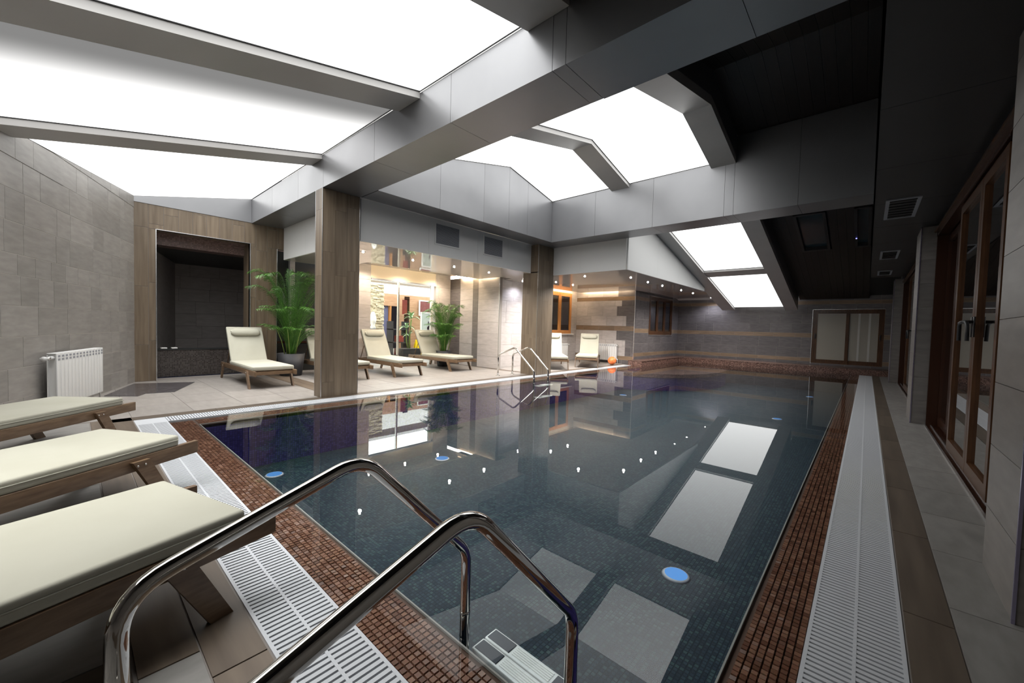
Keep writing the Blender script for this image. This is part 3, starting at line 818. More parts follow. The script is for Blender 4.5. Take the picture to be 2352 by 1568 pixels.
# wooden portal wall x=-9.2
OPN = (.30, 1.70, 0, 2.62)      # niche opening in local u (y-.70)
OP2 = (2.18, 3.6, 0, 2.587)
wp = wall('wall_portal', 'wood coloured portal wall framing the dark niche', (-9.2, .70), PI / 2, 3.6, 0, ZBEAM,
     cols_of(3.6, 0, ZBEAM, .2, 1.0, 9), M['wood_tile'], holes=[OPN, OP2], piece='plank', back=M['grout_dark'])
def trimbar(name, parent, *b): rbox(*b).obj(name, M['alu_edge'], parent)
for b in ((OPN[0] - .008, OPN[0] + .004, -.012, .02, 0, 2.625), (OPN[1] - .004, OPN[1] + .008, -.012, .02, 0, 2.625), (OPN[0], OPN[1], -.012, .02, 2.615, 2.627),
          (OP2[0] - .008, OP2[0] + .004, -.012, .02, 0, 2.59), (0, .012, -.014, .0, 0, ZBEAM)):
    trimbar('edge_trim', wp, *b)
# portal reveals
G().box(OPN[0] - .02, OPN[0], 0, .45, 0, 2.62).box(OPN[1], OPN[1] + .02, 0, .45, 0, 2.62).obj('reveal', M['wood_tile'], wp)
rbox(OPN[0] - .02, OPN[1] + .02, 0, .28, 2.62, 2.64).obj('reveal', M['wood_tile'], wp)
# niche behind the portal (whirlpool alcove)
ni = thing('niche', 'dark tiled alcove behind the wooden portal', 'alcove', kind='structure')
rbox(-9.92, -9.7, .4, 3.2, 0, .5).obj('tub_wall', M['black_mosaic'], ni)
rbox(-9.93, -9.69, .4, 3.2, .5, .52).obj('tub_edge', M['dark_wall'], ni)
rbox(-12.5, -9.92, .4, 3.2, .2, .22).obj('tub_water', plain('dark_water', (.01, .012, .015), .05), ni)
rbox(-9.95, -9.62, .4, 3.2, 2.42, 2.7).obj('ceiling_drop', M['pink_mosaic'], ni)
rbox(-12.6, -9.95, .4, 3.4, 2.42, 2.46).obj('ceiling_sheet', M['dark_wall'], ni)
dw = rbox(-12.6, -12.5, 1.2, 3.4, 0, 2.46).obj('back_wall', M['grout_dark'], ni)
rg = random.Random(3)
for k in range(8):
    y = 1.2 - rg.random() * .5
    while y < 3.4:
        a, b = max(y, 1.2), min(y + .6, 3.4)
        if b - a > .05: rbox(-12.5, -12.492, a + .003, b - .003, k * .305 + .003, (k + 1) * .305 - .003).obj('tile', M['tile_light'], dw)
        y += .6
G().prism([(-9.65, .88, 0), (-12.5, 1.70, 0), (-12.5, 1.60, 0), (-9.65, .78, 0)], (0, 0, 2.46)).obj('side_wall', M['tile_light'], ni)
rbox(-12.6, -9.4, 3.2, 3.3, 0, 2.46).obj('side_wall', M['tile_light'], ni)
for y, lb in ((1.12, 'white folded cloth at the corner of the dark tub edge'), (1.27, 'second white cloth on the dark tub edge')):
    G().bevbox(-9.86, -9.74, y, y + .09, .52, .545, .008).obj('folded_cloth', M['white'], None, label=lb, cat='cloth')
# dark recess behind the first palm
dr = thing('recess', 'dark glazed recess behind the first palm', 'recess', kind='structure')
rbox(-9.55, -9.5, 2.88, 4.32, 0, 2.6).obj('dark_panel', M['dark_wall'], dr)
rbox(-9.5, -9.2, 2.85, 2.88, 0, 2.6).obj('return_panel', M['dark_wall'], dr)
rbox(-9.5, -9.46, 2.88, 4.3, .62, .66).obj('rail', M['frame_dark'], dr)

# glass wall x=-9.15
wg = wall('wall_glass', 'tiled wall around the glazed lobby door', (-9.15, 4.3), PI / 2, 3.15, 0, 2.56,
     rows_of(3.15, [0, .31, .62, .93, 1.24, 1.55, 1.86, 2.17, 2.56], [.6], 12), M['tile_light'], holes=[(.65, 2.62, 0, 2.56)])
rbox(.65, 2.62, 0, .1, 2.225, 2.56).obj('lintel', M['cream'], wg)
dg = thing('door_1', 'frameless glass door and side pane to the lobby', 'door', kind='structure')
rbox(-9.19, -9.11, 4.95, 6.92, 2.19, 2.225).obj('door_head', M['vent_grey'], dg)
rbox(-9.17, -9.12, 5.70, 5.74, 0, 2.19).obj('mullion', M['alu_edge'], dg)
rbox(-9.17, -9.12, 6.74, 6.83, 0, 2.19).obj('mullion', M['white_enamel'], dg)
rbox(-9.148, -9.14, 4.95, 5.70, .01, 2.19).obj('pane', M['glass'], dg)
rbox(-9.148, -9.14, 5.74, 6.74, .01, 2.19).obj('pane', M['glass'], dg)
G().tube([(-9.1, 5.68, .12), (-9.1, 5.68, .3)], .02, 8).obj('floor_lock', M['black'], dg)
# short wall y=7.45 beside the second palm
def short_m(u, z): return M['tile_dark'] if u < .45 else (M['tile'] if .98 < u < 1.2 else M['tile_light'])  # tile colours darkened for a door recess and the shade on a step face
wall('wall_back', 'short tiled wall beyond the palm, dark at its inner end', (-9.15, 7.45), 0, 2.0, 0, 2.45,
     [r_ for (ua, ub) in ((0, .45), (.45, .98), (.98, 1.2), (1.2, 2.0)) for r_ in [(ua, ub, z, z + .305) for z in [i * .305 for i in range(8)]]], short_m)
trim2 = rbox(-7.156, -7.144, 7.438, 7.45, 0, 2.37).obj('trim_1', M['alu_edge'], None, label='thin metal edge trim on the corner of the short tiled wall', cat='trim', kind='structure')
wall('wall_recess', 'tiled recessed wall lit by a cool spotlight beside the second column', (-7.4, 7.46), PI / 2, 1.55, 0, 2.61,
     rows_of(1.55, [i * .305 for i in range(9)], [.6], 5), M['tile_light'], thick=.2)
# wooden window wall x=-7.8
WA = (1.35, 2.78, .93, 2.33)
wall('wall_window', 'tiled wall with the honey coloured wooden window', (-7.8, 9.0), PI / 2, 3.15, 0, 2.61,
     rows_of(3.15, [i * .305 for i in range(9)], [.6], 6), M['tile_light'], holes=[WA])
rbox(-7.8, -7.4, 8.99, 9.01, 0, 2.6).obj('wall_return', M['tile_light'], None, label='narrow tiled return between recess and window wall', cat='wall', kind='structure')
wn = thing('window_3', 'honey oak casement window above the half hidden lounger', 'window', (-7.8, 9.0, 0), PI / 2, kind='structure')
bar_frame(WA[0], WA[1], WA[2], WA[3], .05, -.02, .06).obj('window_frame', M['oak'], wn)
mid = (WA[0] + WA[1]) / 2
for a, b in ((WA[0] + .05, mid - .004), (mid + .004, WA[1] - .05)):
    s_ = bar_frame(a, b, WA[2] + .05, WA[3] - .05, .07, -.03, .02).obj('sash', M['oak'], wn)
    rbox(a + .07, b - .07, -.008, -.002, WA[2] + .12, WA[3] - .12).obj('pane', M['glass_dark'], s_)
rbox(WA[0], WA[1], .35, .36, WA[2], WA[3]).obj('night_board', plain('dark_outside', (.05, .045, .06), .5), wn)
G().box(WA[0], WA[1], .06, .36, WA[3], WA[3] + .01).box(WA[0], WA[1], .06, .36, WA[2] - .01, WA[2]).obj('reveal', M['frame_brown'], wn)
rbox(WA[0] - .08, WA[1] + .08, -.09, .0, WA[2] - .03, WA[2]).obj('window_sill', M['white'], wn)
# radiator wall y=12.15 : light tiles stepping into dark, wood coloured strips
zb_rows = [0, .12, .25, .55, .77, 1.08, 1.24, 1.57, 1.89, 2.08, 2.21, 2.61]
bound = {0: -7.8, 1: -7.8, 2: -5.9, 3: -5.9, 4: -6.22, 5: -5.9, 6: -5.89, 7: -6.23, 8: -6.06, 9: -7.8, 10: -6.2}
rects = []
for i in range(len(zb_rows) - 1):
    u = -.15 * (i % 3)
    while u < 2.2:
        a, b = max(u, 0), min(u + .6 if i != 3 else u + .3, 2.2)
        bu = bound[i] + 7.8
        if a < bu < b: rects += [(a, bu, zb_rows[i], zb_rows[i + 1]), (bu, b, zb_rows[i], zb_rows[i + 1])]
        elif b - a > .01: rects.append((a, b, zb_rows[i], zb_rows[i + 1]))
        u += .6 if i != 3 else .3
def rad_m(u, z):
    if 1.08 < z < 1.24 or 2.08 < z < 2.21 or .12 < z < .25: return M['wood_strip']
    for i in range(len(zb_rows) - 1):
        if zb_rows[i] <= z < zb_rows[i + 1]: return M['tile_light'] if u < bound[i] + 7.8 else M['tile_dark']
    return M['tile']
wall('wall_radiator', 'tiled wall where pale tiles step into dark ones behind the radiators', (-7.8, 12.15), 0, 2.2, 0, 2.61, rects, rad_m)
rbox(-5.606, -5.594, 12.135, 12.15, .15, 2.37).obj('trim_2', M['alu_edge'], None, label='thin metal edge trim on the corner beyond the radiators', cat='trim', kind='structure')
# wall x=-5.6 with small brown window, far wall y=16.05
farz = [.15, .25, .37, .68, 1.03, 1.17, 1.48, 1.79, 2.10, 2.22, 2.45]
def far_m(u, z): return M['wood_strip'] if (1.03 < z < 1.17 or .25 < z < .37 or 2.10 < z < 2.22) else M['tile_dark']
WB = (1.12, 3.25, .97, 2.30)
wall('wall_side_far', 'dark tiled wall with the small brown window', (-5.6, 12.15), PI / 2, 3.9, .1, 2.61,
     rows_of(3.9, farz, [.6], 8), far_m, holes=[WB])
w2_ = thing('window_4', 'dark brown window with three sashes in the far side wall', 'window', (-5.6, 12.15, 0), PI / 2, kind='structure')
bar_frame(WB[0], WB[1], WB[2], WB[3], .06, -.01, .08).obj('window_frame', M['frame_brown'], w2_)
third = (WB[1] - WB[0] - .12) / 3
for k in range(3):
    a = WB[0] + .06 + k * third
    s_ = bar_frame(a + .01, a + third - .01, WB[2] + .06, WB[3] - .06, .07, .0, .05).obj('sash', M['frame_brown'], w2_)
    rbox(a + .08, a + third - .08, .02, .026, WB[2] + .13, WB[3] - .13).obj('pane', M['glass_dark'], s_)
rbox(WB[0], WB[1], .3, .31, WB[2], WB[3]).obj('night_board', M['orange_wood'], w2_)
G().box(WB[0] - .02, WB[1] + .02, -.02, .01, WB[2] - .03, WB[2]).box(WB[1], WB[1] + .015, -.012, .01, WB[2], WB[3]).box(WB[0], WB[1], -.012, .01, WB[3], WB[3] + .015).obj('edge_trim', M['alu_edge'], w2_)
SD = (4.27, 5.97, .22, 1.93)
wf = wall('wall_far', 'dark tiled far wall with wood coloured bands and a sliding window', (-5.6, 16.05), 0, 6.4, .1, 2.61,
     rows_of(6.4, farz, [.6], 10), far_m, holes=[SD])
sd = thing('window_5', 'brown sliding window with two pale blinds in the far wall', 'window', (-5.6, 16.05, 0), 0, kind='structure')
bar_frame(SD[0], SD[1], SD[2], SD[3], .05, .0, .08).obj('window_frame', M['frame_brown'], sd)
m_ = (SD[0] + SD[1]) / 2 + .02
for q_, (a, b) in enumerate(((SD[0] + .05, m_ + .03), (m_ - .03, SD[1] - .05))):
    s_ = bar_frame(a, b, SD[2] + .05, SD[3] - .05, .075, .01 + .03 * q_, .035 + .03 * q_).obj('sash', M['frame_brown'], sd)
    rbox(a + .07, b - .07, .02 + .03 * q_, .026 + .03 * q_, SD[2] + .12, SD[3] - .12).obj('pane', M['frost'], s_)
    hx = a + .03 if q_ == 0 else b - .03
    G().bevbox(hx - .012, hx + .012, -.02, .02 + .03 * q_, 1.0, 1.16, .005).obj('handle', M['black'], s_)
for u in (5.38, 5.62): rbox(u, u + .05, .045, .049, SD[2] + .12, SD[3] - .12).obj('blind_stripe', M['frost_stripe'], sd)
G().box(SD[0] - .012, SD[0], -.014, .01, SD[2] - .03, SD[3] + .012).box(SD[0] - .012, SD[1], -.014, .01, SD[3], SD[3] + .012).obj('edge_trim', M['alu_edge'], sd)
rbox(-5.7, .8, 16.15, 16.2, 0, 3.2).obj('wall_far_backing', M['dark_wall'], None, label='unlit wall behind the far tiled wall', cat='wall', kind='structure')

# ---- columns
def column(label, x0, x1, y0, y1, z1, seed):
    core = rbox(x0 + .008, x1 - .008, y0 + .008, y1 - .008, 0, z1).obj('column', M['grout_dark'], None, label=label, cat='column', kind='structure')
    def face(rects, f):
        for (a, b, c, d) in rects:
            a += .001; b -= .001; c += .001; d -= .001
            if f == '-y': rbox(x0 + a, x0 + b, y0, y0 + .009, c, d).obj('plank', M['wood_tile'], core)
            if f == '+x': rbox(x1 - .009, x1, y0 + a, y0 + b, c, d).obj('plank', M['wood_tile'], core)
            if f == '-x': rbox(x0, x0 + .009, y0 + a, y0 + b, c, d).obj('plank', M['wood_tile'], core)
            if f == '+y': rbox(x0 + a, x0 + b, y1 - .009, y1, c, d).obj('plank', M['wood_tile'], core)
    wx, wy = x1 - x0, y1 - y0
    for i, f in enumerate(('-y', '+x', '-x', '+y')):
        W_ = wx if 'y' in f else wy
        face(cols_of(W_, 0, z1, W_ / max(1, round(W_ / .19)), .95, seed + i), f)
    for (a, b) in ((x0, y0), (x1, y0), (x1, y1)):
        rbox(a - .003, a + .005 if a == x0 else a + .003, b - .003, b + .004, 0, z1).obj('edge_trim', M['alu_edge'], core)
column('wide wood clad column at the near left corner of the pool', -6.10, -5.87, 2.42, 2.975, ZBEAM - .01, 21)
column('second wood clad column halfway along the pool edge', -6.15, -5.70, 7.2, 7.8, ZBEAM - .01, 31)
# vent grilles in the white bulkhead
for (ya, yb, lb) in ((4.43, 5.02, 'larger looking grey grille in the white bulkhead, nearer the first column'), (5.65, 6.23, 'grey grille in the white bulkhead nearer the second column')):
    t = thing('wall_vent', lb, 'vent', (-5.92, (ya + yb) / 2, 2.77), PI / 2, 'grey grilles in the bulkhead')
    h = (yb - ya) / 2
    bar_frame(-h, h, -.2, .2, .022, -.012, 0).obj('frame', M['plaster'], t)
    rbox(-h + .022, h - .022, -.004, 0, -.178, .178).obj('backing', M['black'], t)
    for k in range(18):
        z = -.178 + (k + .5) * .356 / 18
        G().box(-h + .022, h - .022, -.006, .006, -.0055, .0055, Matrix.Translation((0, -.006, z)) @ Matrix.Rotation(R(35), 4, 'X')).obj('slat', M['vent_grey'], t)

# ---- glazed side x=.59 : tiled piers and brown folding doors
def pier(label, x0, y0, y1, tile='tile'):
    core = rbox(x0 + .008, 1.0, y0 + .008, y1 - .008, 0, ZS).obj('pier', M['grout'], None, label=label, cat='pier', kind='structure')
    z = 0; k = 0
    while z < ZS - .01:
        b = min(z + .30, ZS)
        rbox(x0, x0 + .009, y0 + .001, y1 - .001, z + .0015, b - .0015).obj('tile', M[tile], core)
        rbox(x0, .99, y0, y0 + .009, z + .0015, b - .0015).obj('tile', M[tile], core)
        z = b; k += 1
    rbox(x0 - .004, x0 + .006, y0 - .004, y0 + .006, 0, ZS).obj('edge_trim', plain('edge_metal_' + label[:4], (.45, .42, .6), .2, .9), core)  # violet light on the pier edges is mixed into the metal colour
pier('large tiled pier at the right edge of the photo', .47, 2.44, 2.98)
pier('tiled pier between the first and second glazed doors', .462, 7.28, 7.93)
pier('farther tiled pier beyond the second glazed door', .442, 13.38, 13.95)
rbox(.62, 1.0, -2.6, 2.44, 0, ZS).obj('wall_right', M['tile'], None, label='plain wall continuing behind the camera', cat='wall', kind='structure')
rbox(.6, .9, 13.95, 16.1, 0, ZS + .5).obj('wall_right_end', M['tile_dark'], None, label='dark wall end beside the sliding window', cat='wall', kind='structure')
def door_leaf(t, y0, y1, x, z0=.04, z1=2.36, mt='frame_brown', handle=None, gl='glass_dark', fw_=.075):
    lf = G()
    lf.box(x - .025, x + .025, y0, y0 + fw_, z0, z1); lf.box(x - .025, x + .025, y1 - fw_, y1, z0, z1)
    lf.box(x - .025, x + .025, y0 + fw_, y1 - fw_, z0, z0 + .1); lf.box(x - .025, x + .025, y0 + fw_, y1 - fw_, z1 - .08, z1)
    o = lf.obj('leaf', M[mt], t)
    rbox(x - .004, x + .004, y0 + fw_, y1 - fw_, z0 + .1, z1 - .08).obj('pane', M[gl], o)
    if handle is not None:
        h = handle; s = 1 if h - (y0 + y1) / 2 < 0 else -1
        g = G(); g.bevbox(x - .035, x - .024, h - .015, h + .015, 1.12, 1.28, .004)
        g.tube([(x - .03, h, 1.24), (x - .075, h, 1.24), (x - .082, h + s * .02, 1.24), (x - .082, h + s * .10, 1.235), (x - .08, h + s * .13, 1.21), (x - .078, h + s * .135, 1.09)], .012, 8)
        g.obj('handle', M['black'], o)
    return o
def door_set(name, label, y0, y1, leaves, track=True):
    t = thing(name, label, 'door', kind='structure')
    g = G(); x = .66
    g.box(x - .06, x + .1, y0, y0 + .06, 0, ZS); g.box(x - .06, x + .1, y1 - .06, y1, 0, ZS)
    g.box(x - .06, x + .1, y0, y1, 2.38, ZS)
    g.obj('door_frame', M['frame_dark'], t)
    rbox(.585, .60, y0, y1, -.004, .012).obj('threshold', M['alu_edge'], t)
    rbox(.60, .80, y0, y1, -.004, .004).obj('sill', M['frame_dark'], t)
    rbox(.64, .648, y0, y1, .004, .016).obj('track', M['alu_edge'], t)
    rbox(.575, .60, y0, y1, 2.43, 2.45).obj('head_trim', M['frame_brown'], t)
    for lf in leaves: door_leaf(t, *lf[:3], **lf[3])
    return t
door_set('door_2', 'brown glazed door set with two black lever handles', 2.98, 7.28, [
    (3.06, 3.98, .70, dict(mt='frame_dark')), (3.98, 4.74, .645, dict(handle=4.70)), (4.75, 5.70, .645, dict(handle=4.79)),
    (5.70, 6.45, .72, dict(mt='frame_dark')), (6.45, 7.2, .72, dict(mt='frame_dark'))])
door_set('door_3', 'farther brown glazed door set between two tiled piers', 7.93, 13.38, [
    (8.0, 9.3, .70, dict(mt='frame_dark')), (9.3, 10.6, .645, dict(handle=10.55)), (10.6, 11.9, .645, dict(handle=10.65)), (11.9, 13.3, .72, dict(mt='frame_dark'))])
rbox(1.0, 3.5, -2.6, 16.2, -.12, -.02).obj('ground', M['tile_floor_dark'], None, label='dark terrace outside the glazed doors', cat='terrace', kind='structure')
rbox(2.6, 2.7, -2.6, 16.2, -.02, 3.0).obj('garden_wall', M['dark_wall'], None, label='unlit terrace wall seen faintly through the glass', cat='wall', kind='structure')
# end wall behind the camera
rbox(-9.6, 1.0, -2.75, -2.6, 0, 4.2).obj('wall_near', M['tile'], None, label='plain tiled wall behind the camera', cat='wall', kind='structure')

# ================================================================== lobby behind the glass
lb_ = thing('lobby', 'bright lobby seen through the glass door', 'lobby', kind='structure')
rbox(-16, -9.6, 3.4, 12.0, -.02, -.002).obj('lobby_floor', M['tile_floor'], lb_)
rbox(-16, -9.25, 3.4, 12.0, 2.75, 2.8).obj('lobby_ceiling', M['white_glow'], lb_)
rbox(-11.9, -11.2, 4.5, 12.0, 2.42, 2.50).obj('ceiling_band', M['white'], lb_)
hw = rbox(-13.1, -13.0, 5.5, 12.0, 1.76, 2.2).obj('header_wall', M['orange_wood'], lb_)
rbox(-13.1, -13.0, 8.15, 12.0, 0, 1.76).obj('veneer_wall', M['orange_wood'], lb_)
rbox(-13.9, -13.8, 6.8, 8.2, 0, 2.2).obj('dark_doorway', M['frame_dark'], lb_)
rbox(-13.2, -13.1, 7.5, 7.78, 0, 1.76).obj('blue_panel', M['blue_curtain'], lb_)
rbox(-13.2, -12.98, 7.8, 7.84, 0, 1.76).obj('door_post', M['oak'], lb_)
rbox(-13.2, -13.0, 5.5, 12, 2.2, 2.75).obj('upper_wall', M['white'], lb_)
rbox(-9.75, -9.65, 3.4, 4.6, 0, 2.75).obj('side_wall', M['cream'], lb_)
rbox(-16, -9.3, 11.9, 12, 0, 2.75).obj('end_wall', M['cream'], lb_)
rbox(-16, -9.6, 3.3, 3.4, 0, 2.75).obj('end_wall', M['cream'], lb_)
# stacked stone pillar
stp = rbox(-11.75, -11.22, 5.9, 6.45, 0, 2.3).obj('stone_pillar', M['stone'], None, label='rough stacked sandstone pillar in the lobby', cat='pillar', kind='structure')
g = G(); rg = random.Random(8)
z = 0
while z < 2.3:
    h = rg.uniform(.018, .045); y = 5.87
    while y < 6.48:
        w_ = rg.uniform(.07, .2); p = rg.uniform(.0, .05)
        g.box(-11.24, -11.2 + p, y, min(y + w_, 6.5) - .006, z, min(z + h, 2.3) - .004); y += w_
    p = rg.uniform(0, .04); g.box(-11.7, -11.25, 6.44, 6.47 + p, z, z + h - .004)
    z += h
g.obj('stacked_stones', M['stone'], stp, kind='stuff')
# lobby furnishings
for (y0, y1, z0, z1, x, mt, nm, lb, ct) in (
    (7.68, 7.86, 1.45, 1.95, -12.0, 'red', 'wall_hanging', 'red wall hanging in the lobby beyond the glass', 'wall hanging'),
    (8.02, 8.22, 0, 2.1, -12.4, 'frame_dark', 'narrow_cabinet', 'dark narrow cabinet in the lobby', 'cabinet'),):
    rbox(x - .03, x, y0, y1, z0, z1).obj(nm, M[mt], None, label=lb, cat=ct)
cb = thing('shelf_unit', 'dark grey shelving with red boxes behind the lobby plant', 'shelf', (-12.3, 7.68, 0))
for z in (.0, .45, .9): rbox(-.2, .2, -.3, .3, z, z + .03).obj('shelf', M['pot'], cb)
for y in (-.3, .28): rbox(-.2, .2, y, y + .02, 0, 1.2).obj('side_panel', M['pot'], cb)
for z in (.03, .48): rbox(-12.4, -12.12, 7.62, 7.82, z, z + .22).obj('storage_box', M['red'], None, label='red box on the %s shelf in the lobby' % ('lowest' if z < .1 else 'middle'), cat='box')
ps = thing('poster_stand', 'white framed picture stand in the lobby beside the palm', 'picture stand', (-12.0, 8.75, 0))
bar_frame(-.32, .32, .25, 1.56, .04, -.02, .02).obj('frame', M['white'], ps, rot=(0, 0, PI / 2))
rbox(-.28, .28, -.005, .005, .29, 1.52).obj('glass_sheet', plain('pale_print', (.42, .47, .43), .2), ps, rot=(0, 0, PI / 2))
g = G(); rg = random.Random(2)
for k in range(26):
    a = rg.uniform(0, 2 * PI); r_ = rg.uniform(.02, .13); x, z = .08 + math.cos(a) * r_ * .7, .98 + math.sin(a) * r_ * 2.1
    g.box(x - .025, x + .025, -.008, -.005, z - .04, z + .04)
g.obj('print_pattern', plain('dark_print', (.10, .07, .10), .5), ps, rot=(0, 0, PI / 2))
fr = thing('picture_frame', 'tall white picture frame high on the lobby wall', 'picture', (-12.93, 9.35, 0))
bar_frame(-.35, .35, 1.45, 2.05, .04, -.02, .02).obj('frame', M['white'], fr, rot=(0, 0, PI / 2))
rbox(-.31, .31, -.005, .005, 1.49, 2.01).obj('picture', plain('maroon_print', (.18, .05, .05), .4), fr, rot=(0, 0, PI / 2))
sv = thing('sculpture', 'white sculpture on a dark base before the stone pillar', 'sculpture', (-10.9, 5.98, 0))
G().lathe([(.14, 0), (.14, .86), (.10, .87), (.10, .93)], 16).obj('pedestal', M['blue_curtain'], sv)
G().lathe([(.06, .93), (.09, .98), (.05, 1.05), (.085, 1.13), (.10, 1.24), (.07, 1.36), (.05, 1.42), (.02, 1.45)], 20).obj('figure', M['white'], sv)
# yellow warning sign
ws = thing('floor_sign', 'yellow folding warning sign on the lobby floor behind the plant pot', 'floor sign', (-10.9, 7.55, 0), PI / 2)
for s in (-1, 1):
    mt = Matrix.Translation((0, s * .12, 0)) @ Matrix.Rotation(R(s * 11), 4, 'X')
    g = G(); g.prism([(-.15, 0, 0), (-.11, 0, 0), (-.07, 0, .15), (.07, 0, .15), (.11, 0, 0), (.15, 0, 0), (.07, 0, .62), (-.07, 0, .62)], (0, .012, 0), mt)
    g.obj('panel', M['yellow'], ws)

# ================================================================== plants
def frond(reach, height, nl, seed, llen=.24, mt=None):
    rg = random.Random(seed); g = G(); pts = []; n = 14
    for i in range(n + 1):
        s = i / n
        pts.append(Vector((reach * (s ** 1.5), .03 * math.sin(3 * s), height * math.sin(min(1.0, s * 1.02) * 1.75) / math.sin(1.57) * (1 - .10 * s))))
    g.tube(pts, [.008 * (1 - .8 * i / n) + .0015 for i in range(n + 1)], 5)
    for k in range(nl):
        s = .22 + .78 * k / nl; f = s * n; i = min(int(f), n - 1); p = pts[i].lerp(pts[i + 1], f - i)
        t = (pts[i + 1] - pts[i]).normalized(); side = Vector((0, 1, 0)); L_ = llen * (math.sin(PI * (.12 + .85 * (s - .22) / .78)) ** .7) * rg.uniform(.85, 1.1)
        for sg in (-1, 1):
            d = (side * sg * .8 + t * .75 + Vector((0, 0, .12 - rg.random() * .25))).normalized()
            mid_ = p + d * L_ * .5; tip = p + d * L_ + Vector((0, 0, -L_ * .35))
            wv = t.cross(d).cross(d).normalized() * .0042
            g.add([p - wv * .4, p + wv * .4, mid_ + wv, mid_ - wv, tip], [(0, 1, 2, 3), (3, 2, 4)])
    return g.mesh('frond', mt or M['leaf'])
def palm(label, loc, n, hs, rs_, potr, poth, seed, squash=None):
    t = thing('potted_palm', label, 'potted palm', loc, 0)
    pot = G().lathe([(potr * .74, 0), (potr * .8, .01), (potr, poth), (potr * .93, poth), (potr * .9, poth - .05), (.01, poth - .05)], 28).obj('pot', M['pot'], t)
    G().lathe([(potr * .89, poth - .06), (potr * .88, poth - .045), (.01, poth - .03)], 20).obj('soil', M['soil'], t)
    rg = random.Random(seed)
    ms = [frond(1.0 * rs_[0], hs[0], 46, seed + 1, .27), frond(rs_[1], hs[1], 44, seed + 2, .26), frond(rs_[2], hs[2], 38, seed + 3, .24), frond(rs_[3], hs[3], 32, seed + 4, .2)]
    g = G()
    for k in range(9):
        a = k * 2.4; r_ = .015 + .05 * (k % 3); x, y = math.cos(a) * r_, math.sin(a) * r_
        g.tube([(x, y, poth - .06), (x * 1.6, y * 1.6, poth + .25), (x * 2.4, y * 2.4, poth + .5)], [.012, .009, .006], 6)
    g.obj('stem', M['stem'], t)
    for k in range(n):
        a = k * 2.39996 + rg.uniform(-.2, .2); q_ = k % 4
        sc_ = rg.uniform(.85, 1.08)
        if squash: sc_ *= squash(a)
        o = put('frond', ms[q_], t, loc=(math.cos(a) * .05, math.sin(a) * .05, poth - .03), rot=(rg.uniform(-.08, .08), rg.uniform(-.1, .1), a))
        o.scale = (sc_, sc_, rg.uniform(.9, 1.05))
palm('tall green palm in a dark round pot behind the first column', (-8.72, 3.0, 0), 64, (1.80, 1.5, 1.05, .62), (.66, .74, .74, .6), .25, .45, 5,
     lambda a: .55 if math.cos(a) < -.3 else 1.0)
palm('bushy green palm beside the glass door, before the short tiled wall', (-8.5, 6.74, 0), 60, (1.40, 1.15, .85, .5), (.46, .55, .56, .45), .21, .42, 50,
     lambda a: .6 if (math.cos(a) < -.4 or math.sin(a) > .5) else 1.0)
# broad leaved plant in the lobby
bp_ = thing('potted_plant', 'pale broad leaved plant in a black trough behind the glass', 'potted plant', (-10.6, 7.05, 0), PI / 2)
G().bevbox(-.32, .32, -.16, .16, 0, .36, .012).obj('trough', M['black'], bp_)
G().tube([(0, 0, .3), (.01, .01, .8), (.05, 0, 1.25)], [.03, .025, .02], 8).tube([(-.05, 0, .3), (-.1, .02, .6), (-.12, 0, .95)], [.02, .018, .014], 8).obj('stem', M['stem'], bp_)
def lance(L_, wd, seed):
    g = G(); n = 8; vs = []; fs = []
    for i in range(n + 1):
        s = i / n; x = L_ * s * .9; z = L_ * (.75 * s - .95 * s * s); w_ = wd * math.sin(PI * min(1, s * .93 + .07)) * .5
        vs += [(x, -w_, z + w_ * .3), (x, 0, z), (x, w_, z + w_ * .3)]
    for i in range(n):
        b = i * 3; fs += [(b, b + 1, b + 4, b + 3), (b + 1, b + 2, b + 5, b + 4)]
    return g.add(vs, fs, True).mesh('leaf', M['leaf_pale'])
lm = [lance(.36, .07, 1), lance(.30, .06, 2)]
rg = random.Random(6)
for (hx, hz, n) in ((.05, 1.27, 15), (-.12, .97, 12), (-.02, .72, 7)):
    for k in range(n):
        o = put('leaf', lm[k % 2], bp_, loc=(hx, 0, hz), rot=(0, rg.uniform(-1.0, .15), k * 2.4)); o.scale = (rg.uniform(.8, 1.15),) * 3

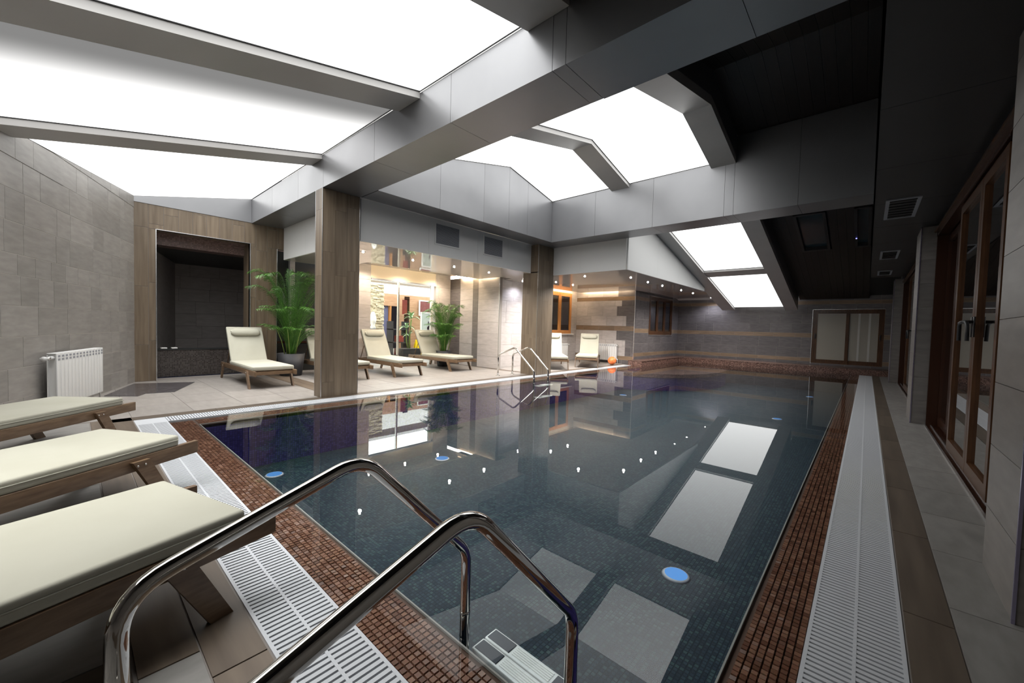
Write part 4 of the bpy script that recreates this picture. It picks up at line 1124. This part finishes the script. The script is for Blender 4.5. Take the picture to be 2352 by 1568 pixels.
# ================================================================== sun loungers
def make_lounger(label):
    t = thing('sun_lounger', label, 'sun lounger', group='cream cushioned teak sun loungers')
    HX = -1.35; W2 = .295
    for s in (-1, 1):
        G().bevbox(-1.95, .12, s * W2 - .014, s * W2 + .014, .215, .295, .004).obj('side_rail', M['teak'], t)
        for (xt, xb, w_) in ((-.24, -.10, .09), (-1.70, -1.84, .08)):
            y0 = s * (W2 + .015); y1 = s * (W2 + .04)
            g = G(); a = (y0 + y1) / 2
            g.prism([(xt - w_ / 2, y0, .275), (xt + w_ / 2, y0, .275), (xb + w_ * .42, y0, 0), (xb - w_ * .42, y0, 0)], (0, y1 - y0, 0))
            lg_ = g.obj('leg', M['teak'], t)
            for dx in (-.02, .02):
                G().lathe([(.006, 0), (.006, .003), (.001, .004)], 8, Matrix.Translation((xt + dx, s * (W2 + .04), .25)) @ Matrix.Rotation(R(-90 * s), 4, 'X')).obj('bolt', M['chrome'], lg_)
    for x in (.0, -.24, HX, -1.70, -1.93): rbox(x - .02, x + .02, -W2 + .014, W2 - .014, .225, .275).obj('cross_bar', M['teak'], t)
    sm_ = rbox(-.035, .035, -W2 + .016, W2 - .016, .283, .297).mesh('slat', M['teak'])
    for k in range(13): put('slat', sm_, t, loc=(-.06 - k * .1, 0, 0))
    # seat cushion
    cu = G().bevbox(HX + .0, .0, -.305, .305, .292, .36, .018, None, 3).obj('seat_cushion', M['cushion'], t)
    G().tube([(HX + .02, -.306, .33), (-.01, -.306, .33), (-.001, -.295, .33), (-.001, .295, .33), (-.01, .306, .33), (HX + .02, .306, .33)], .0035, 6).obj('piping', M['cushion'], cu)
    # backrest raised 60 degrees
    bk = Matrix.Translation((HX + .01, 0, .30)) @ Matrix.Rotation(R(60), 4, 'Y')
    fr_ = G()
    for s in (-1, 1): fr_.bevbox(-.72, 0, s * .265 - .014, s * .265 + .014, -.035, -.004, .004, bk)
    fr_.box(-.72, -.69, -.25, .25, -.032, -.008, bk)
    fr_.obj('backrest_frame', M['teak'], t)
    for k in range(7): G().box(-.1 - k * .09 - .03, -.1 - k * .09 + .03, -.25, .25, -.018, -.004, bk).obj('slat', M['teak'], t)
    bc = G().bevbox(-.74, .03, -.29, .29, -.002, .056, .018, bk, 3).obj('back_cushion', M['cushion'], t)
    # head pillow and strap
    pv = bk @ Matrix.Translation((-.61, 0, .085))
    g = G(); prof = []
    n = 14
    vs = []; fs = []; seg = 14
    for i in range(n + 1):
        y = -.235 + .47 * i / n; q_ = min(1, (1 - abs(2 * i / n - 1) ** 8)) ** .5; q_ = max(q_, .35)
        for k in range(seg):
            a = 2 * PI * k / seg; vs.append(((.075) * math.cos(a) * q_, y, .048 * math.sin(a) * q_))
    for i in range(n):
        for k in range(seg): fs.append((i * seg + k, i * seg + (k + 1) % seg, (i + 1) * seg + (k + 1) % seg, (i + 1) * seg + k))
    fs.append(list(range(seg))); fs.append([n * seg + k for k in range(seg)])
    pl = g.add(vs, fs, True, pv).obj('pillow', M['cushion'], t)
    for s in (-.12, .12): G().box(-.125, .04, s - .012, s + .012, -.03, -.026, pv).obj('strap', M['cushion'], pl)
    for s in (-1, 1):
        top_ = bk @ Vector((-.42, s * .24, -.03))
        G().tube([top_, (HX - .44, s * .24, .25)], .009, 8).obj('prop_strut', M['teak'], t)
    return t
LG = [((-2.075, .368), R(106.3), 'nearest sun lounger, cropped by the left edge, its cushion beside the steel railing'),
      ((-3.48, .297), R(121.6), 'middle one of the three near sun loungers pointing at the pool corner'),
      ((-5.28, .107), R(134.6), 'third near sun lounger, closest to the white radiator on the side wall'),
      ((-7.2, 2.22), 0, 'sun lounger standing alone before the dark portal niche'),
      ((-7.2, 3.60), 0, 'sun lounger mostly hidden behind the first wooden column'),
      ((-7.12, 4.79), R(-1), 'sun lounger before the glass door, just right of the first column'),
      ((-7.28, 6.39), R(-1), 'sun lounger before the bushy palm'),
      ((-6.10, 8.61), R(-49), 'sun lounger half hidden by the second column, under the oak window'),
      ((-5.92, 9.80), R(-62), 'sun lounger facing the camera before the far radiator')]
first = make_lounger(LG[0][2])
for i, ((x, y), a, lb) in enumerate(LG):
    o = first if i == 0 else tree_copy(first)
    o.location = (x, y, 0); o.rotation_euler = (0, 0, a); o['label'] = lb

# ================================================================== radiators
def radiator(label, loc, rz, n, h, valve_side=-1):
    t = thing('radiator', label, 'radiator', loc, rz, 'white sectional radiators')
    sw = .08
    for k in range(n):
        x = k * sw
        s_ = G().bevbox(x + .003, x + sw - .003, -.095, -.082, .09, h, .004)
        s_.bevbox(x + .028, x + sw - .028, -.085, -.012, .10, h - .01, .004)
        s_.bevbox(x + .006, x + sw - .006, -.085, -.01, h - .008, h, .003)
        s_.bevbox(x + .008, x + sw - .008, -.02, -.01, .1, h - .02, .003)
        o = s_.obj('section', M['white_enamel'], t)
        g = G()
        for r_ in range(2): g.box(x + .018, x + sw - .018, -.0965, -.094, h - .045 - r_ * .035, h - .022 - r_ * .035)
        g.obj('air_slots', M['vent_grey'], o)
    g = G()
    g.tube([(-.02, -.05, .14), (n * sw + .02, -.05, .14)], .02, 10); g.tube([(-.02, -.05, h - .05), (n * sw + .02, -.05, h - .05)], .02, 10)
    g.obj('header_pipe', M['white_enamel'], t)
    vx = -.03 if valve_side < 0 else n * sw + .03; s = -1 if valve_side < 0 else 1
    G().tube([(vx, -.05, h - .05), (vx + s * .05, -.05, h - .05), (vx + s * .11, -.05, h - .05)], [.018, .014, .026], 12).tube([(vx + s * .04, -.05, h - .05), (vx + s * .06, .0, h - .05)], .008, 8).obj('valve', M['white_enamel'], t)
    G().tube([(vx + s * .02, -.05, h - .05), (vx + s * .035, -.05, h - .05)], .02, 10).obj('valve_nut', M['chrome'], t)
    G().tube([(n * sw + .01 if s < 0 else -.01, -.05, .14), (n * sw + .03 if s < 0 else -.03, -.05, .14), (n * sw + .03 if s < 0 else -.03, -.05, 0)], .008, 8).obj('pipe', M['white_enamel'], t)
    return t
# side-wall radiator: the wall heads toward the portal; radiator local x runs along it, room on -y after mirroring
du = Vector((-1.061, .393, 0)).normalized(); nr = Vector((.393, 1.061, 0)).normalized()
ra = radiator('white sectional radiator on the grey tiled side wall', (0, 0, 0), 0, 14, .68)
ra.location = Vector((-6.62, skew_y(-6.62), 0)) + nr * .05
ra.rotation_euler = (0, 0, math.atan2(du.y, du.x))
radiator('white radiator beside the orange ball, under the dark stepping tiles', (-7.10, 12.12, 0), 0, 12, .64)
radiator('white radiator under the honey oak window, mostly hidden', (-7.77, 10.2, 0), PI / 2, 16, .60, 1)
radiator('narrow radiator end showing beside the second column', (-7.37, 8.84, 0), PI / 2, 2, .72, -1)

# ================================================================== pool ladders
def arc_path(pts, r):
    out = [Vector(pts[0])]
    for i in range(1, len(pts) - 1):
        a, b, c = Vector(pts[i - 1]), Vector(pts[i]), Vector(pts[i + 1])
        u, v = (a - b).normalized(), (c - b).normalized(); ang_ = u.angle(v); d = min(r / math.tan(ang_ / 2), (a - b).length * .48, (c - b).length * .48)
        p, q_ = b + u * d, b + v * d
        for k in range(9):
            s = k / 8; out.append(p * (1 - s) ** 2 + b * 2 * s * (1 - s) + q_ * s * s)
    out.append(Vector(pts[-1])); return out
def ladder(label, loc, rz, gap, kz=.47, peak=(.50, .66), end=(1.045, .19)):
    """local +x points from the deck to the water, rails at y=0 and y=gap"""
    t = thing('pool_ladder', label, 'pool ladder', loc, rz, 'stainless pool ladders')
    for s in (0, gap):
        ex = end[0]; P3 = [(0, s, 0), (0, s, kz), (peak[0], s, peak[1]), (ex, s, end[1]), (ex, s, -.36), (ex - .05, s, -.55)]
        G().tube(arc_path(P3, .12), .019, 20).obj('rail', M['chrome'], t)
        G().lathe([(.05, 0), (.05, .006), (.03, .014), (.022, .016)], 20, Matrix.Translation((0, s, 0))).obj('flange', M['chrome'], t)
        G().tube([(ex, s, .035), (ex, s, .045)], .0202, 16).obj('collar', M['chrome'], t)
    for z in (-.10, -.34):
        tr_ = G()
        for q_ in (0, 1):
            tr_.bevbox(ex + .02 + q_ * .068, ex + .02 + q_ * .068 + .062, .02, gap - .02, z - .022, z, .004)
        o = tr_.obj('tread', M['white_enamel'], t)
        for q_ in (0, 1):
            x0 = ex + .027 + q_ * .068
            for k, yy_ in enumerate((.028, gap * .5 - .06 + .02 * 0, gap - .028 - .11)):
                if k == 1: continue
                G().bevbox(x0, x0 + .048, yy_, yy_ + .11, z, z + .003, .002).obj('grip_pad', M['pad'], o)
            g = G()
            for k in range(5): g.box(x0 + .004 + k * .009, x0 + .008 + k * .009, .15, gap - .15, z, z + .003)
            g.obj('ribs', M['white'], o)
    return t
ladder('large stainless ladder railing over the near rim of the pool', (-.605, .055, 0), PI / 2, .465, .55, (.505, .712), (.918, .27))
ladder('distant stainless pool ladder before the second column', (-6.19, 6.46, 0), 0, .49)

# ball
t = thing('ball', 'small orange ball on the deck before the far radiator', 'ball', (-5.98, 11.45, .13))
for k in range(8):
    vs = []; fs = []
    for i in range(9):
        th = PI * i / 8
        for j in range(4):
            a = 2 * PI * (k + j / 3) / 8; bump_ = 1 + .07 * math.sin(PI * j / 3)
            vs.append((.128 * bump_ * math.sin(th) * math.cos(a), .128 * bump_ * math.sin(th) * math.sin(a), .128 * math.cos(th)))
    for i in range(8):
        for j in range(3): fs.append((i * 4 + j, (i + 1) * 4 + j, (i + 1) * 4 + j + 1, i * 4 + j + 1))
    G().add(vs, fs, True, Matrix.Rotation(R(35), 4, 'X')).obj('gore', M['orange'], t)
